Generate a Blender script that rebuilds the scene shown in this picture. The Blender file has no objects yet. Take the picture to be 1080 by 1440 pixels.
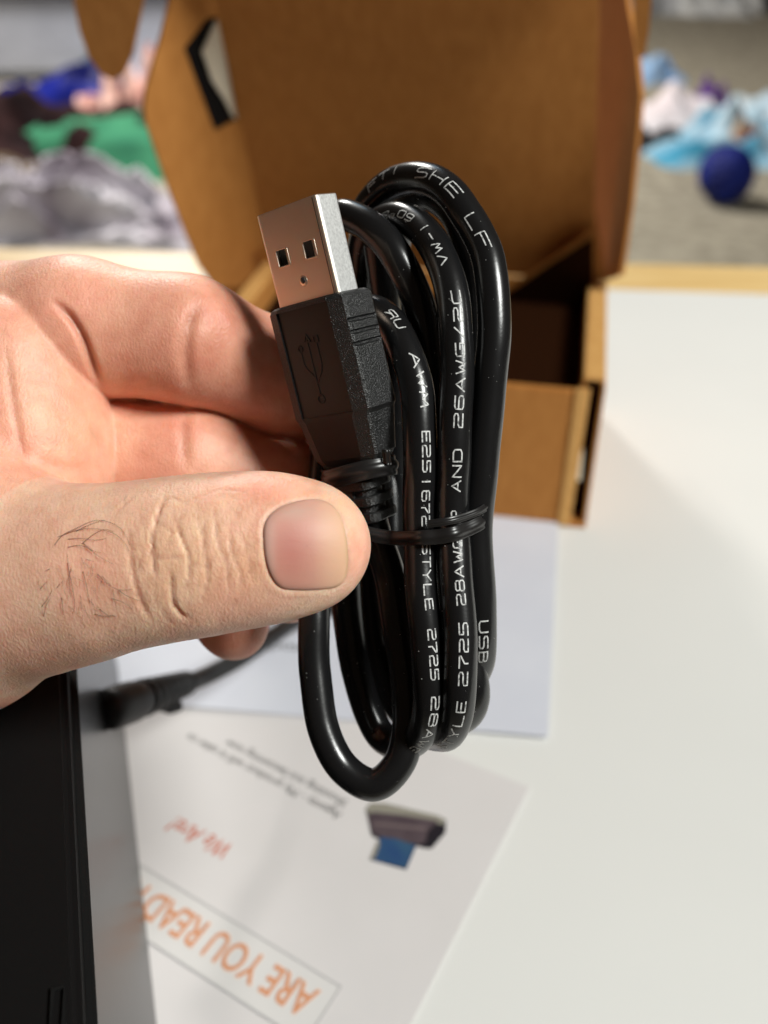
import bpy, bmesh, math, random
import numpy as np
from mathutils import Vector, Matrix
from mathutils.geometry import tessellate_polygon
from mathutils.bvhtree import BVHTree
random.seed(4); rng = np.random.default_rng(4)
S = bpy.context.scene
COL = S.collection

# ------------------------------------------------------------------ camera, world, lamps, exposure
FPX, CAMH, PITCH = 1350.0, 0.21, math.radians(35)
cF = np.array([0, math.cos(PITCH), -math.sin(PITCH)])
cU = np.array([0, math.sin(PITCH), math.cos(PITCH)])
cR = np.array([1.0, 0, 0]); cC = np.array([0, 0, CAMH])
cam = bpy.data.cameras.new('camera'); camo = bpy.data.objects.new('camera', cam); COL.objects.link(camo)
camo.location = cC; camo.rotation_euler = (math.pi/2 - PITCH, 0, 0)
cam.sensor_fit = 'VERTICAL'; cam.sensor_height = 24; cam.lens = 24*FPX/1440
cam.clip_start = 0.005; cam.clip_end = 60
cam.dof.use_dof = True; cam.dof.focus_distance = 0.1325; cam.dof.aperture_fstop = 9.5
cam.dof.aperture_blades = 0
S.camera = camo
w = bpy.data.worlds.new("World"); S.world = w; w.use_nodes = True
w.node_tree.nodes['Background'].inputs[0].default_value = (1.0, 0.70, 0.48, 1)
w.node_tree.nodes['Background'].inputs[1].default_value = 0.045
S.view_settings.view_transform = 'Standard'; S.view_settings.look = 'None'
S.view_settings.exposure = 0.0; S.view_settings.gamma = 1.0
S.cycles.use_denoising = True
S.cycles.max_bounces = 8

def area(name, loc, target, size, power, col, size_y=None):
    L = bpy.data.lights.new(name, 'AREA'); o = bpy.data.objects.new(name, L); COL.objects.link(o)
    L.energy = power; L.color = col; L.size = size
    if size_y: L.shape = 'RECTANGLE'; L.size_y = size_y
    else: L.shape = 'DISK'
    o.location = loc
    o.rotation_euler = (Vector(target)-Vector(loc)).to_track_quat('-Z', 'Y').to_euler()
    return o
area('ceiling_lamp', (1.05, -0.46, 1.42), (0.05, 0.15, 0.05), 0.55, 43.5, (0.98, 1.0, 0.96))
area('window_light', (-0.5, 2.9, 1.75), (0.05, 0.2, 0.05), 1.1, 5.5, (0.56, 0.80, 1.0), 0.9)
area('added_floor_fill', (-1.0, 4.1, 2.1), (-1.0, 4.1, -0.7), 0.6, 200, (1.0, 0.95, 0.88))  # unseen fill added to brighten the floor and the clutter

# ------------------------------------------------------------------ helpers
def ray(px, py): return cR*(px-540)/FPX - cU*(py-720)/FPX + cF
def P(px, py, d): return cC + ray(px, py)*d                       # a point seen at that place, d metres ahead
def T(px, py, z=0.0): r = ray(px, py); return cC + r*(z-CAMH)/r[2]  # ... on a level plane
def PL(px, py, p0, n): r = ray(px, py); return cC + r*(((p0-cC)@n)/(r@n))
def c2w(a):                                                        # camera millimetres (x right, y up, d ahead) -> world metres
    a = np.asarray(a, float)/1000
    return cC + a[..., 0:1]*cR + a[..., 1:2]*cU + a[..., 2:3]*cF
def pxd(p): return np.array([(p[0]-540)/FPX*p[2], -(p[1]-720)/FPX*p[2], p[2]], float)   # px, py, d(mm) -> camera mm
def lin(r, g, b):
    f = lambda c: (c/255/12.92) if c/255 <= .04045 else ((c/255+.055)/1.055)**2.4
    return (f(r), f(g), f(b), 1)

def obj(name, verts, faces, mat, parent=None, smooth=False, kind=None):
    me = bpy.data.meshes.new(name); me.from_pydata([tuple(map(float, v)) for v in verts], [], faces)
    return link(name, me, mat, parent, smooth, kind)
def link(name, me, mat, parent=None, smooth=False, kind=None):
    o = bpy.data.objects.new(name, me); COL.objects.link(o)
    if mat is not None: me.materials.append(mat)
    if smooth: me.polygons.foreach_set('use_smooth', [True]*len(me.polygons))
    if parent is not None:
        o.parent = parent; o.matrix_parent_inverse = parent.matrix_world.inverted()
    if kind: o['kind'] = kind
    me.update()
    return o
def bmobj(name, bm, mat, parent=None, smooth=False, kind=None):
    bmesh.ops.recalc_face_normals(bm, faces=bm.faces)
    me = bpy.data.meshes.new(name); bm.to_mesh(me); bm.free()
    return link(name, me, mat, parent, smooth, kind)
def thing(name, label, cat, loc, group=None):
    o = bpy.data.objects.new(name, None); COL.objects.link(o); o.location = loc; o.empty_display_size = .01
    bpy.context.view_layer.update()
    o['label'] = label; o['category'] = cat
    if group: o['group'] = group
    return o
def tag(o, label, cat, group=None):
    o['label'] = label; o['category'] = cat
    if group: o['group'] = group
    return o
def slab(name, poly, n, th, mat, parent=None, holes=(), kind=None, bevel=0):
    """a flat board: polygon (3-D points) given thickness th along n, with holes"""
    loops = [poly] + list(holes); n = np.asarray(n)/np.linalg.norm(n)
    flat = [p for l in loops for p in l]; N = len(flat)
    tris = tessellate_polygon([[Vector(p) for p in l] for l in loops])
    V = [np.asarray(p) for p in flat] + [np.asarray(p)+n*th for p in flat]
    Fc = [tuple(t) for t in tris] + [tuple(i+N for i in reversed(t)) for t in tris]
    s = 0
    for l in loops:
        k = len(l)
        for i in range(k): Fc.append((s+i, s+(i+1) % k, N+s+(i+1) % k, N+s+i))
        s += k
    bm = bmesh.new(); vs = [bm.verts.new(v) for v in V]
    for f in Fc:
        try: bm.faces.new([vs[i] for i in f])
        except ValueError: pass
    if bevel:
        bmesh.ops.recalc_face_normals(bm, faces=bm.faces)
        es = [e for e in bm.edges if len(e.link_faces) == 2 and e.calc_face_angle(0) > .6]
        bmesh.ops.bevel(bm, geom=es, offset=bevel, segments=2, affect='EDGES')
    return bmobj(name, bm, mat, parent, False, kind)
def box_bm(bm, c, s, M=None, bevel=0, seg=2):
    r = bmesh.ops.create_cube(bm, size=1); vs = r['verts']
    for v in vs: v.co = Vector((v.co.x*s[0]+c[0], v.co.y*s[1]+c[1], v.co.z*s[2]+c[2]))
    if bevel:
        es = list({e for v in vs for e in v.link_edges})
        b = bmesh.ops.bevel(bm, geom=es, offset=bevel, segments=seg, affect='EDGES'); vs = list({v for f in b['faces'] for v in f.verts} | {v for v in vs if v.is_valid})
    if M is not None:
        for v in vs: v.co = M @ v.co
    return vs

# ------------------------------------------------------------------ materials
def mat(name, base=(.5, .5, .5, 1), rough=.5, metal=0, spec=.5, **kw):
    m = bpy.data.materials.new(name); m.use_nodes = True
    b = m.node_tree.nodes['Principled BSDF']
    b.inputs['Base Color'].default_value = base; b.inputs['Roughness'].default_value = rough
    b.inputs['Metallic'].default_value = metal; b.inputs['Specular IOR Level'].default_value = spec
    for k, v in kw.items(): b.inputs[k].default_value = v
    return m
def nd(m, t, **kw):
    n = m.node_tree.nodes.new(t)
    for k, v in kw.items():
        if k in n.inputs: n.inputs[k].default_value = v
        else: setattr(n, k, v)
    return n
def ln(m, a, b): m.node_tree.links.new(a, b)
def bsdf(m): return m.node_tree.nodes['Principled BSDF']
def noise_col(m, c1, c2, scale, detail=4, lo=.35, hi=.65, coord='Object', stretch=None):
    tc = nd(m, 'ShaderNodeTexCoord'); n = nd(m, 'ShaderNodeTexNoise', Scale=scale, Detail=detail)
    src = tc.outputs[coord]
    if stretch:
        mp = nd(m, 'ShaderNodeMapping'); mp.inputs['Scale'].default_value = stretch; ln(m, src, mp.inputs[0]); src = mp.outputs[0]
    ln(m, src, n.inputs['Vector'])
    r = nd(m, 'ShaderNodeValToRGB'); r.color_ramp.elements[0].position = lo; r.color_ramp.elements[1].position = hi
    r.color_ramp.elements[0].color = c1; r.color_ramp.elements[1].color = c2
    ln(m, n.outputs['Fac'], r.inputs[0]); ln(m, r.outputs[0], bsdf(m).inputs['Base Color'])
    return m
def noise_bump(m, scale, dist, strength=1.0, detail=3, tex='ShaderNodeTexNoise'):
    tc = nd(m, 'ShaderNodeTexCoord'); n = nd(m, tex, Scale=scale)
    if 'Detail' in n.inputs: n.inputs['Detail'].default_value = detail
    ln(m, tc.outputs['Object'], n.inputs['Vector'])
    b = nd(m, 'ShaderNodeBump', Strength=strength, Distance=dist)
    ln(m, n.outputs[0], b.inputs['Height'])
    prev = bsdf(m).inputs['Normal']
    if prev.is_linked: ln(m, prev.links[0].from_socket, b.inputs['Normal'])
    ln(m, b.outputs[0], prev)
    return m

M_table = noise_bump(noise_col(mat('white_laminate', rough=.6, spec=.35), (.70, .695, .672, 1), (.725, .72, .695, 1), 9), 900, .00002)
M_wood = noise_bump(noise_col(mat('birch_wood', rough=.45), lin(214, 176, 112), lin(232, 200, 140), 14, 6, .3, .7, stretch=(1, 9, 9)), 200, .0001)
M_kraft = noise_bump(noise_col(mat('kraft_card', rough=.8, spec=.2), lin(174, 115, 56), lin(188, 128, 66), 300, 9, .3, .7, stretch=(1, 1, .35)), 700, .00006, .5)
M_kraft_edge = noise_col(mat('kraft_fold', rough=.8, spec=.2), lin(200, 150, 86), lin(212, 164, 100), 400, 6)
M_shade_card = mat('painted_shade_card', lin(38, 19, 8), .95, spec=.02)  # shade inside the box put into a dark colour
M_black_back = mat('black_backing', (.01, .009, .009, 1), .9, spec=.1)
M_cream = noise_col(mat('cream_card', rough=.7), lin(228, 218, 194), lin(236, 227, 205), 60)
M_paperA = noise_bump(noise_col(mat('coated_paper', rough=.55, spec=.3), (.60, .615, .685, 1), (.63, .645, .71, 1), 40), 600, .00004, .5)
M_paperB = noise_bump(noise_col(mat('leaflet_paper', rough=.6, spec=.3), (.64, .612, .605, 1), (.665, .635, .63, 1), 30), 600, .00004, .5)
M_ink = mat('black_ink', lin(60, 56, 54), .7, spec=.2)
M_orange = mat('orange_ink', lin(208, 146, 110), .7, spec=.2)
M_orange_halo = mat('pale_orange_ink', lin(224, 208, 198), .7, spec=.2)
M_red = mat('red_ink', lin(196, 102, 72), .7, spec=.2)
M_rule = mat('grey_rule', lin(174, 172, 172), .7, spec=.2)
M_banner = mat('banner_grey', lin(212, 209, 207), .7, spec=.2)
M_pict_body = noise_col(mat('printed_dark_plum', rough=.6, spec=.2), lin(72, 60, 66), lin(88, 76, 80), 120)
M_pict_edge = mat('printed_black', lin(34, 30, 36), .6, spec=.2)
M_pict_top = mat('printed_grey_green', lin(140, 136, 124), .6, spec=.2)
M_pict_hi = mat('printed_plum_light', lin(112, 98, 98), .6, spec=.2)
M_pict_blue = noise_col(mat('printed_blue', rough=.6, spec=.2), lin(34, 62, 112), lin(52, 84, 112), 90)
M_devtop = noise_bump(mat('matte_black_plastic', (.005, .0045, .0045, 1), .65, spec=.12), 2500, .00003, .5)
M_devgloss = mat('glossy_black_plastic', (.010, .010, .010, 1), .26, spec=.22, IOR=1.36)
M_rubber = noise_bump(mat('black_rubber', (.012, .012, .013, 1), .5, spec=.4), 1800, .00003, .5)
M_cord = noise_bump(noise_bump(mat('black_pvc', (.0075, .0075, .008, 1), .25, spec=.5), 260, .00011, .4), 2600, .00002, .4)
M_print = noise_col(mat('white_cable_print', rough=.6), (.10, .10, .10, 1), (.60, .60, .59, 1), 2600, 3, .30, .52)
M_speck = mat('dust', (.55, .55, .53, 1), .8)
M_mold = noise_bump(mat('smooth_overmold', (.011, .010, .010, 1), .42, spec=.4), 3000, .00002, .5)
M_grain = noise_bump(mat('grainy_overmold', (.012, .012, .012, 1), .33, spec=.6), 6500, .00016, 1.0, 1)
M_metal = noise_bump(noise_bump(mat('nickel_warm_reflection', (.86, .71, .58, 1), .42, metal=1), 1500, .000012, .6), 5200, .00001, .6)  # warm base colour stands in for skin reflected in the metal
M_brush = noise_bump(noise_col(mat('brushed_nickel', (.8, .8, .8, 1), .55, metal=1), (.70, .70, .69, 1), (.92, .92, .91, 1), 2600, 4, .3, .7), 4200, .00003, .8)
M_tongue = mat('connector_tongue', (.04, .04, .042, 1), .4)
M_tie = mat('black_twist_tie', (.012, .011, .011, 1), .33, spec=.5)
M_hair = mat('dark_hair', lin(70, 44, 30), .45)

# ------------------------------------------------------------------ setting: table, floor, carpet
tfl, tfr = T(0, 335), T(1080, 361)
td = (tfr-tfl); td[2] = 0; td /= np.linalg.norm(td); tn = np.array([-td[1], td[0], 0])   # tn points away from the camera
def tp(a, b, z): p = tfl + td*a + tn*b; return np.array([p[0], p[1], z])
WD = .060
slab('table_top', [tp(-.35, -.60, -.006), tp(.86, -.60, -.006), tp(.86, 0, -.006), tp(-.35, 0, -.006)], (0, 0, -1), .03, M_wood, kind='structure', bevel=.002)
slab('white_table_surface', [tp(-.34, -.59, 0), tp(.85, -.59, 0), tp(.85, -WD-.006, 0), tp(-.34, -WD+.012, 0)], (0, 0, -1), .0055, M_table, kind='structure', bevel=.0008)
def carpet():
    m = mat('grey_carpet', rough=.95, spec=.1)
    noise_col(m, lin(136, 130, 116), lin(180, 173, 156), 22, 8, .3, .7); noise_bump(m, 60, .01)
    n = 60; V = []; Fc = []
    for j in range(n+1):
        for i in range(n+1):
            x = -9+18*i/n; y = -3+17*j/n
            V.append((x, y, -.72+.006*math.sin(x*3.1+y*2.2)*math.cos(y*2.7)))
    for j in range(n):
        for i in range(n): a = j*(n+1)+i; Fc.append((a, a+1, a+n+2, a+n+1))
    obj('floor', V, Fc, m, smooth=True, kind='structure')
carpet()

# ------------------------------------------------------------------ kraft mailer box, lid open
PSI = math.radians(11)
e1 = np.array([math.cos(PSI), -math.sin(PSI), 0]); e2 = np.array([math.sin(PSI), math.cos(PSI), 0]); ez = np.array([0, 0, 1.0])
O = T(823, 744); BH, BD = .0575, .0985
hb = O + e2*BD + ez*BH                                   # hinge, right end
lup = ez*math.cos(math.radians(20)) - e2*math.sin(math.radians(20)); ln_ = np.cross(e1, lup); ln_ /= np.linalg.norm(ln_)   # lid normal (towards the back)
if ln_@e2 < 0: ln_ = -ln_
L1 = PL(363, 291, hb, ln_); BW = float((hb-L1)@e1)
box = thing('cardboard_box', 'open kraft cardboard mailer box standing behind the hand with its lid raised', 'cardboard box', tuple(O - e1*BW/2))
def bp(a, b, z): return O - e1*a + e2*b + ez*z           # a leftwards, b backwards
TH = .0016
WR = .0078                                               # hollow double side wall
slab('bottom_panel', [bp(0, 0, .0005), bp(BW, 0, .0005), bp(BW, BD, .0005), bp(0, BD, .0005)], ez, TH, M_kraft, box)
slab('front_panel', [bp(.0078, 0, .001), bp(BW-.004, 0, .001), bp(BW-.004, 0, BH-.001), bp(.0078, 0, BH-.001)], e2, TH*1.6, M_kraft, box, bevel=.0005)
slab('front_fold', [bp(.0058, -.0004, .0005), bp(.0105, -.0008, .0005), bp(.0100, -.0008, BH), bp(.0050, -.0004, BH+.0004)], e2, TH, M_kraft_edge, box, bevel=.0005)
slab('back_panel', [bp(0, BD-TH, .002), bp(BW, BD-TH, .002), bp(BW, BD-TH, BH), bp(0, BD-TH, BH)], e2, TH, M_kraft, box)
slab('added_shade_block', [bp(WR+.0005, .005, .003), bp(BW-WR-.0005, .005, .003), bp(BW-WR-.0005, BD-.003, .003), bp(WR+.0005, BD-.003, .003)], ez, BH-.012, M_shade_card, box)  # dark block added to give the box inside its shade
for a0, nm in ((0, 'side_wall'), (BW-WR, 'side_wall')):
    slab(nm, [bp(a0, .001, .002), bp(a0, BD-.002, .002), bp(a0, BD-.002, BH), bp(a0, .003, BH)], -e1, .0011, M_kraft, box)
    slab('inner_wall', [bp(a0+WR-.0011, .004, .0025), bp(a0+WR-.0011, BD-.002, .0025), bp(a0+WR-.0011, BD-.002, BH), bp(a0+WR-.0011, .004, BH)], -e1, .0011, M_kraft, box)
    slab('rolled_edge', [bp(a0+.0001, .006, BH+.0002), bp(a0+WR-.0001, .006, BH+.0002), bp(a0+WR-.0001, BD-.003, BH+.0002), bp(a0+.0001, BD-.003, BH+.0002)], ez, .0011, M_kraft_edge, box, bevel=.0005)
    slab('hollow_shade', [bp(a0+.0012, .006, .003), bp(a0+WR-.0012, .006, .003), bp(a0+WR-.0012, .006, BH-.001), bp(a0+.0012, .006, BH-.001)], e2, .001, M_shade_card, box)  # dark sheet paints the shade inside the hollow wall
slab('tuck_tab', [bp(.0040, .0012, .020), bp(.0056, .0012, .0205), bp(.0054, .0012, .031), bp(.0046, .0012, .0335)], e2, .002, M_cream, box)
LH = .155
lp = lambda a, h, q=0: hb - e1*a + lup*h + ln_*q
slab('lid_panel', [lp(0, .0005), lp(BW, .0005), PL(363, 291, hb, ln_), PL(300, 0, hb, ln_), PL(286, -66, hb, ln_), PL(846, -66, hb, ln_), PL(842, 0, hb, ln_), PL(835, 291, hb, ln_)], ln_, TH, M_kraft, box)
# side flaps of the lid: outlines put on the two flap planes
fdl = -e1*.62 - e2*.78; fnl = np.cross(lup, fdl); fnl /= np.linalg.norm(fnl)
fl0 = lp(BW, 0)
def onl(q): return PL(q[0], q[1], fl0, fnl)
if fnl@(-e1) < 0: fnl = -fnl
left_out = [(292, -70), (314, 60), (346, 200), (366, 300), (383, 385), (386, 404), (302, 404), (281, 375), (262, 330), (240, 272), (216, 202), (206, 172), (203, 150), (206, 125), (216, 90), (228, 50), (240, 0), (250, -70)]
hole = [(259, 68), (291, 26), (304, 23), (311, 38), (329, 112), (341, 150), (334, 170), (303, 187)]
lfold = [(p[0]-0, p[1]) for p in left_out]
slab('lid_side_flap', [onl(q) for q in lfold], fnl, TH, M_kraft, box, holes=[[onl(q) for q in hole]])
slab('lock_slot_back', [onl(q)+fnl*.0018 for q in [(252, 70), (288, 14), (312, 14), (348, 158), (338, 184), (300, 200)]], fnl, .0012, M_black_back, box)  # black sheet behind the slot
slab('lock_tab', [onl(q)+fnl*.0006 for q in [(306, 30), (313, 26), (344, 138), (341, 156), (336, 167), (331, 168), (318, 142), (301, 116), (287, 74)]], fnl, .0012, M_cream, box)
fdr = e1*.30 - e2*.95; fnr = np.cross(lup, fdr); fnr /= np.linalg.norm(fnr)
if fnr@e1 < 0: fnr = -fnr
fr0 = lp(0, 0)
def onr(q): return PL(q[0], q[1], fr0, fnr)
right_out = [(847, -70), (842, 0), (838, 150), (834, 290), (829, 400), (851, 394), (872, 387), (876, 363), (887, 282), (897, 176), (900, 134), (894, 70), (881, 0), (874, -70)]
slab('lid_side_flap', [onr(q) for q in right_out], fnr, TH, M_kraft, box)
# gussets in the lower corners of the lid
g0 = lp(0, 0, -.006)
og = lambda q: PL(q[0], q[1], g0, ln_)
slab('dust_flap', [og(q) for q in [(830, 326), (836, 334), (832, 420), (700, 424), (735, 392), (780, 362)]], ln_, .0012, M_kraft, box)
slab('dust_flap', [og(q) for q in [(372, 344), (400, 350), (404, 424), (300, 424), (312, 402), (345, 372)]], ln_, .0012, M_kraft, box)
g1 = lp(0, 0, -.0078)
slab('added_shade_sheet', [PL(q[0], q[1], g1, ln_) for q in [(834, 337), (834, 426), (690, 430), (733, 402), (778, 371)]], ln_, .0012, M_shade_card, box)  # added dark sheet, painted shade below the flap edge
# ears of the tuck flap at the top of the lid, hanging down outside the side flaps
t0 = PL(846, -66, hb, ln_) - ln_*.016
ot = lambda q: PL(q[0], q[1], t0, ln_)
tl = [(98, -120), (106, 0), (114, 40), (126, 75), (143, 100), (160, 109), (176, 100), (188, 75), (195, 40), (203, 0), (240, -120)]
slab('tuck_flap_ear', [ot(q) for q in tl], -ln_, TH, M_kraft, box)
trr = [(880, -120), (891, 0), (893, 50), (898, 78), (907, 74), (913, 40), (916, 0), (925, -120)]
slab('tuck_flap_ear', [ot(q) for q in trr], -ln_, TH, M_kraft, box)
tkl, tkr = ot((98, -120)), ot((925, -120))
slab('lid_front_panel', [tkl, tkr, tkr+ln_*.0155, tkl+ln_*.0155], np.cross(tkr-tkl, ln_), TH, M_kraft, box)

# ------------------------------------------------------------------ papers with printing
def quad_sheet(name, pts, z, th, m, label, cat):
    o = slab(name, [np.array([p[0], p[1], z+th]) for p in pts], (0, 0, -1), th, m)
    tag(o, label, cat); return o
pa_bl, pa_br, pa_tr = T(96, 984), T(770, 1041), T(785, 728)
pa_tr2 = pa_br + (pa_tr-pa_br)*1.35
pa_tl = pa_tr2 + (pa_bl-pa_br)
sheetA = quad_sheet('blank_sheet', [pa_bl, pa_br, pa_tr2, pa_tl], .0012, .00025, M_paperA, 'plain bluish white sheet lying partly under the cardboard box', 'paper')
b_r0, b_r1 = T(580, 1437), T(733, 1132)
bdir = (b_r1-b_r0)/np.linalg.norm(b_r1-b_r0)            # along the right-hand edge, away from the camera
bperp = np.array([-bdir[1], bdir[0], 0])                 # leftwards
c0 = b_r1 + bdir*.006
leaf_pts = [c0, c0+bperp*.150, c0+bperp*.150-bdir*.21, c0-bdir*.21]
sheetB = quad_sheet('printed_leaflet', leaf_pts, .0004, .00025, M_paperB, 'white leaflet with upside-down orange heading and a printed gadget picture', 'leaflet')
ZB = .00072
def flat(name, pts, z, m, parent): return slab(name, [np.array([p[0], p[1], z]) for p in pts], (0, 0, 1), .00004, m, parent)
tb = T(215, 1270)-T(455, 1420); tb[2] = 0; tb /= np.linalg.norm(tb); tu = np.array([-tb[1], tb[0], 0])  # text goes tb, its up is tu
if tu[1] > 0: tu = -tu
def text(name, s, start, length, height, m, parent, z=ZB, shear=0, bold=0, sx=None, d=None, u=None):
    d = tb if d is None else d; u = tu if u is None else u
    c = bpy.data.curves.new('t', 'FONT'); c.body = s; c.size = 1; c.shear = shear; c.offset = bold; c.resolution_u = 3
    o = bpy.data.objects.new('t', c); COL.objects.link(o)
    me = bpy.data.meshes.new_from_object(o.evaluated_get(bpy.context.evaluated_depsgraph_get()))
    bpy.data.objects.remove(o); bpy.data.curves.remove(c)
    n = len(me.vertices); a = np.zeros(n*3); me.vertices.foreach_get('co', a); a = a.reshape(n, 3)
    mx = a[:, 0].max(); q = start[None]*0 + np.array([start[0], start[1], z]) + (a[:, 0:1]/mx*length)*d + (a[:, 1:2]/.7*height)*u
    me.vertices.foreach_set('co', q.ravel()); me.name = name
    # face up
    fc = [tuple(p.vertices) for p in me.polygons]
    nrm = np.cross(q[fc[0][1]]-q[fc[0][0]], q[fc[0][2]]-q[fc[0][0]])[2]
    if nrm < 0: me.flip_normals()
    return link(name, me, m, parent)
# banner
bn = [T(481, 1390), T(221, 1226), T(210, 1312), T(393, 1438), T(455, 1439)]
bh = abs((T(481, 1390)-T(210, 1312))@tu); org = T(481, 1390)
BL = .090; bh = .0145
bq = lambda a, b: org + tb*a + tu*b
flat('banner', [bq(0, 0), bq(BL, 0), bq(BL, bh), bq(0, bh)], ZB, M_banner, sheetB)
for r in ([bq(0, 0), bq(BL, 0), bq(BL, .00035), bq(0, .00035)], [bq(0, bh), bq(BL, bh), bq(BL, bh-.0004), bq(0, bh-.0004)], [bq(0, .0004), bq(.0003, .0004), bq(.0003, bh-.0004), bq(0, bh-.0004)]):
    flat('rule', r, ZB+.00012, M_rule, sheetB)
ts = org + tb*.0035 + tu*.0035
text('heading', 'ARE YOU READY?', ts, .0545, .0070, M_orange_halo, sheetB, ZB+.0001, bold=.045)
text('heading', 'ARE YOU READY?', ts, .0545, .0070, M_orange, sheetB, ZB+.0002, bold=.012)
def tline(s, pr, pl, h, m, shear=0, bold=0, name='text_line', parent=None, z=ZB):
    a, b = T(*pr), T(*pl); L = np.linalg.norm(b-a); d = (b-a)/L; u = np.array([-d[1], d[0], 0])
    if u[1] > 0: u = -u
    text(name, s, a, L, h, m, parent or sheetB, z, shear, bold, d=d, u=u)
tline('Agents - My product will it take cu', (482, 1146), (268, 1034), .0026, M_ink, bold=.0)
tline('Shooting out becoming now', (490, 1129), (322, 1042), .0026, M_ink)
tline('We Are!', (332, 1192), (248, 1150), .0050, M_red, shear=.3, bold=.005, name='handwritten_line')
tline('stocks', (430, 912), (366, 908), .0040, M_ink, parent=sheetA, z=.0016)
# gadget picture
def pf(name, pts, z, m): flat(name, [T(490+x/6.353, 1110+y/6.353) for x, y in pts], z, m, sheetB)
pf('picture_outline', [(150, 190), (205, 135), (330, 140), (870, 285), (868, 400), (745, 545), (690, 545), (605, 525), (515, 735), (190, 645), (275, 465), (205, 430), (175, 280)], ZB, M_pict_edge)
pf('picture_top', [(152, 190), (205, 137), (330, 142), (805, 255), (868, 290), (850, 335), (500, 262), (230, 225), (178, 235)], ZB+.0001, M_pict_top)
pf('picture_body', [(178, 235), (230, 222), (500, 250), (805, 300), (760, 340), (705, 400), (690, 480), (640, 515), (300, 445), (215, 415), (195, 350)], ZB+.00013, M_pict_body)
pf('picture_highlight', [(220, 318), (300, 322), (700, 362), (690, 385), (300, 345), (220, 335)], ZB+.0002, M_pict_hi)
pf('picture_tongue', [(285, 445), (430, 462), (600, 520), (515, 725), (215, 648)], ZB+.00016, M_pict_blue)
pf('picture_tongue_edge', [(262, 480), (285, 500), (232, 645), (195, 640)], ZB+.0002, M_pict_top)

# ------------------------------------------------------------------ tall black dock at the left, with its power lead
d0, d1 = T(180, 1027), T(226, 1437)
dl = d0-d1; dl[2] = 0; dl /= np.linalg.norm(dl); dnr = np.array([dl[1], -dl[0], 0])    # dnr points right
if dnr[0] < 0: dnr = -dnr
d0 = d0-dnr*.0008; d1 = d1-dnr*.0008
DH = .0955; A0 = d1 - dl*.06; A1 = d0 + dl*.0275; LEN = float(np.linalg.norm(A1-A0)); WID = .12
dock = thing('black_dock', 'tall black plastic dock with a glossy side at the lower left', 'dock', tuple((A0+A1)/2 - dnr*WID/2))
Mx = Matrix(((dl[0], -dnr[0], 0, A0[0]), (dl[1], -dnr[1], 0, A0[1]), (0, 0, 1, 0), (0, 0, 0, 1)))   # local x along, y left, z up
bm = bmesh.new(); box_bm(bm, (LEN/2, WID/2+.0012, DH/2), (LEN, WID, DH), Mx, .0012, 3)
bmobj('casing', bm, M_devtop, dock)
bm = bmesh.new(); box_bm(bm, (LEN/2, .0008, DH/2-.0016), (LEN-.004, .0016, DH-.005), Mx, .0004, 2)
bmobj('glossy_side', bm, M_devgloss, dock)
# vent slot in the top
sl = [PL(q[0], q[1], np.array([0, 0, DH]), ez) for q in [(73, 1394), (92, 1389), (94, 1460), (70, 1460)]]
sl = [np.array([p[0], p[1], DH+.0003]) for p in sl]
sc_ = sum(sl)/4
slab('slot_frame', sl, ez, .0004, M_devgloss, dock, holes=[[sc_+(p-sc_)*np.array([.62, .9, 1]) for p in sl]])
def sweep(path, rad, sides=14, closed=False):
    path = np.asarray(path, float); n = len(path)
    if closed: tan = np.roll(path, -1, 0)-np.roll(path, 1, 0)
    else: tan = np.gradient(path, axis=0)
    tan /= np.linalg.norm(tan, axis=1)[:, None]
    nr = np.zeros_like(path); v = np.cross(tan[0], [0.3, 0.2, .9]); v /= np.linalg.norm(v)
    for i in range(n):
        v = v - tan[i]*(v@tan[i]); v /= np.linalg.norm(v); nr[i] = v
    bn_ = np.cross(tan, nr); rad = np.broadcast_to(rad, (n,))
    ang = np.linspace(0, 2*math.pi, sides, endpoint=False)
    V = (path[:, None] + rad[:, None, None]*(np.cos(ang)[None, :, None]*nr[:, None] + np.sin(ang)[None, :, None]*bn_[:, None])).reshape(-1, 3)
    Fc = []
    for i in range(n-1 + (1 if closed else 0)):
        a, b = i*sides, ((i+1) % n)*sides
        for k in range(sides): Fc.append((a+k, a+(k+1) % sides, b+(k+1) % sides, b+k))
    if not closed:
        Fc.append(tuple(range(sides))[::-1]); Fc.append(tuple((n-1)*sides+k for k in range(sides)))
    return V, Fc
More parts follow.
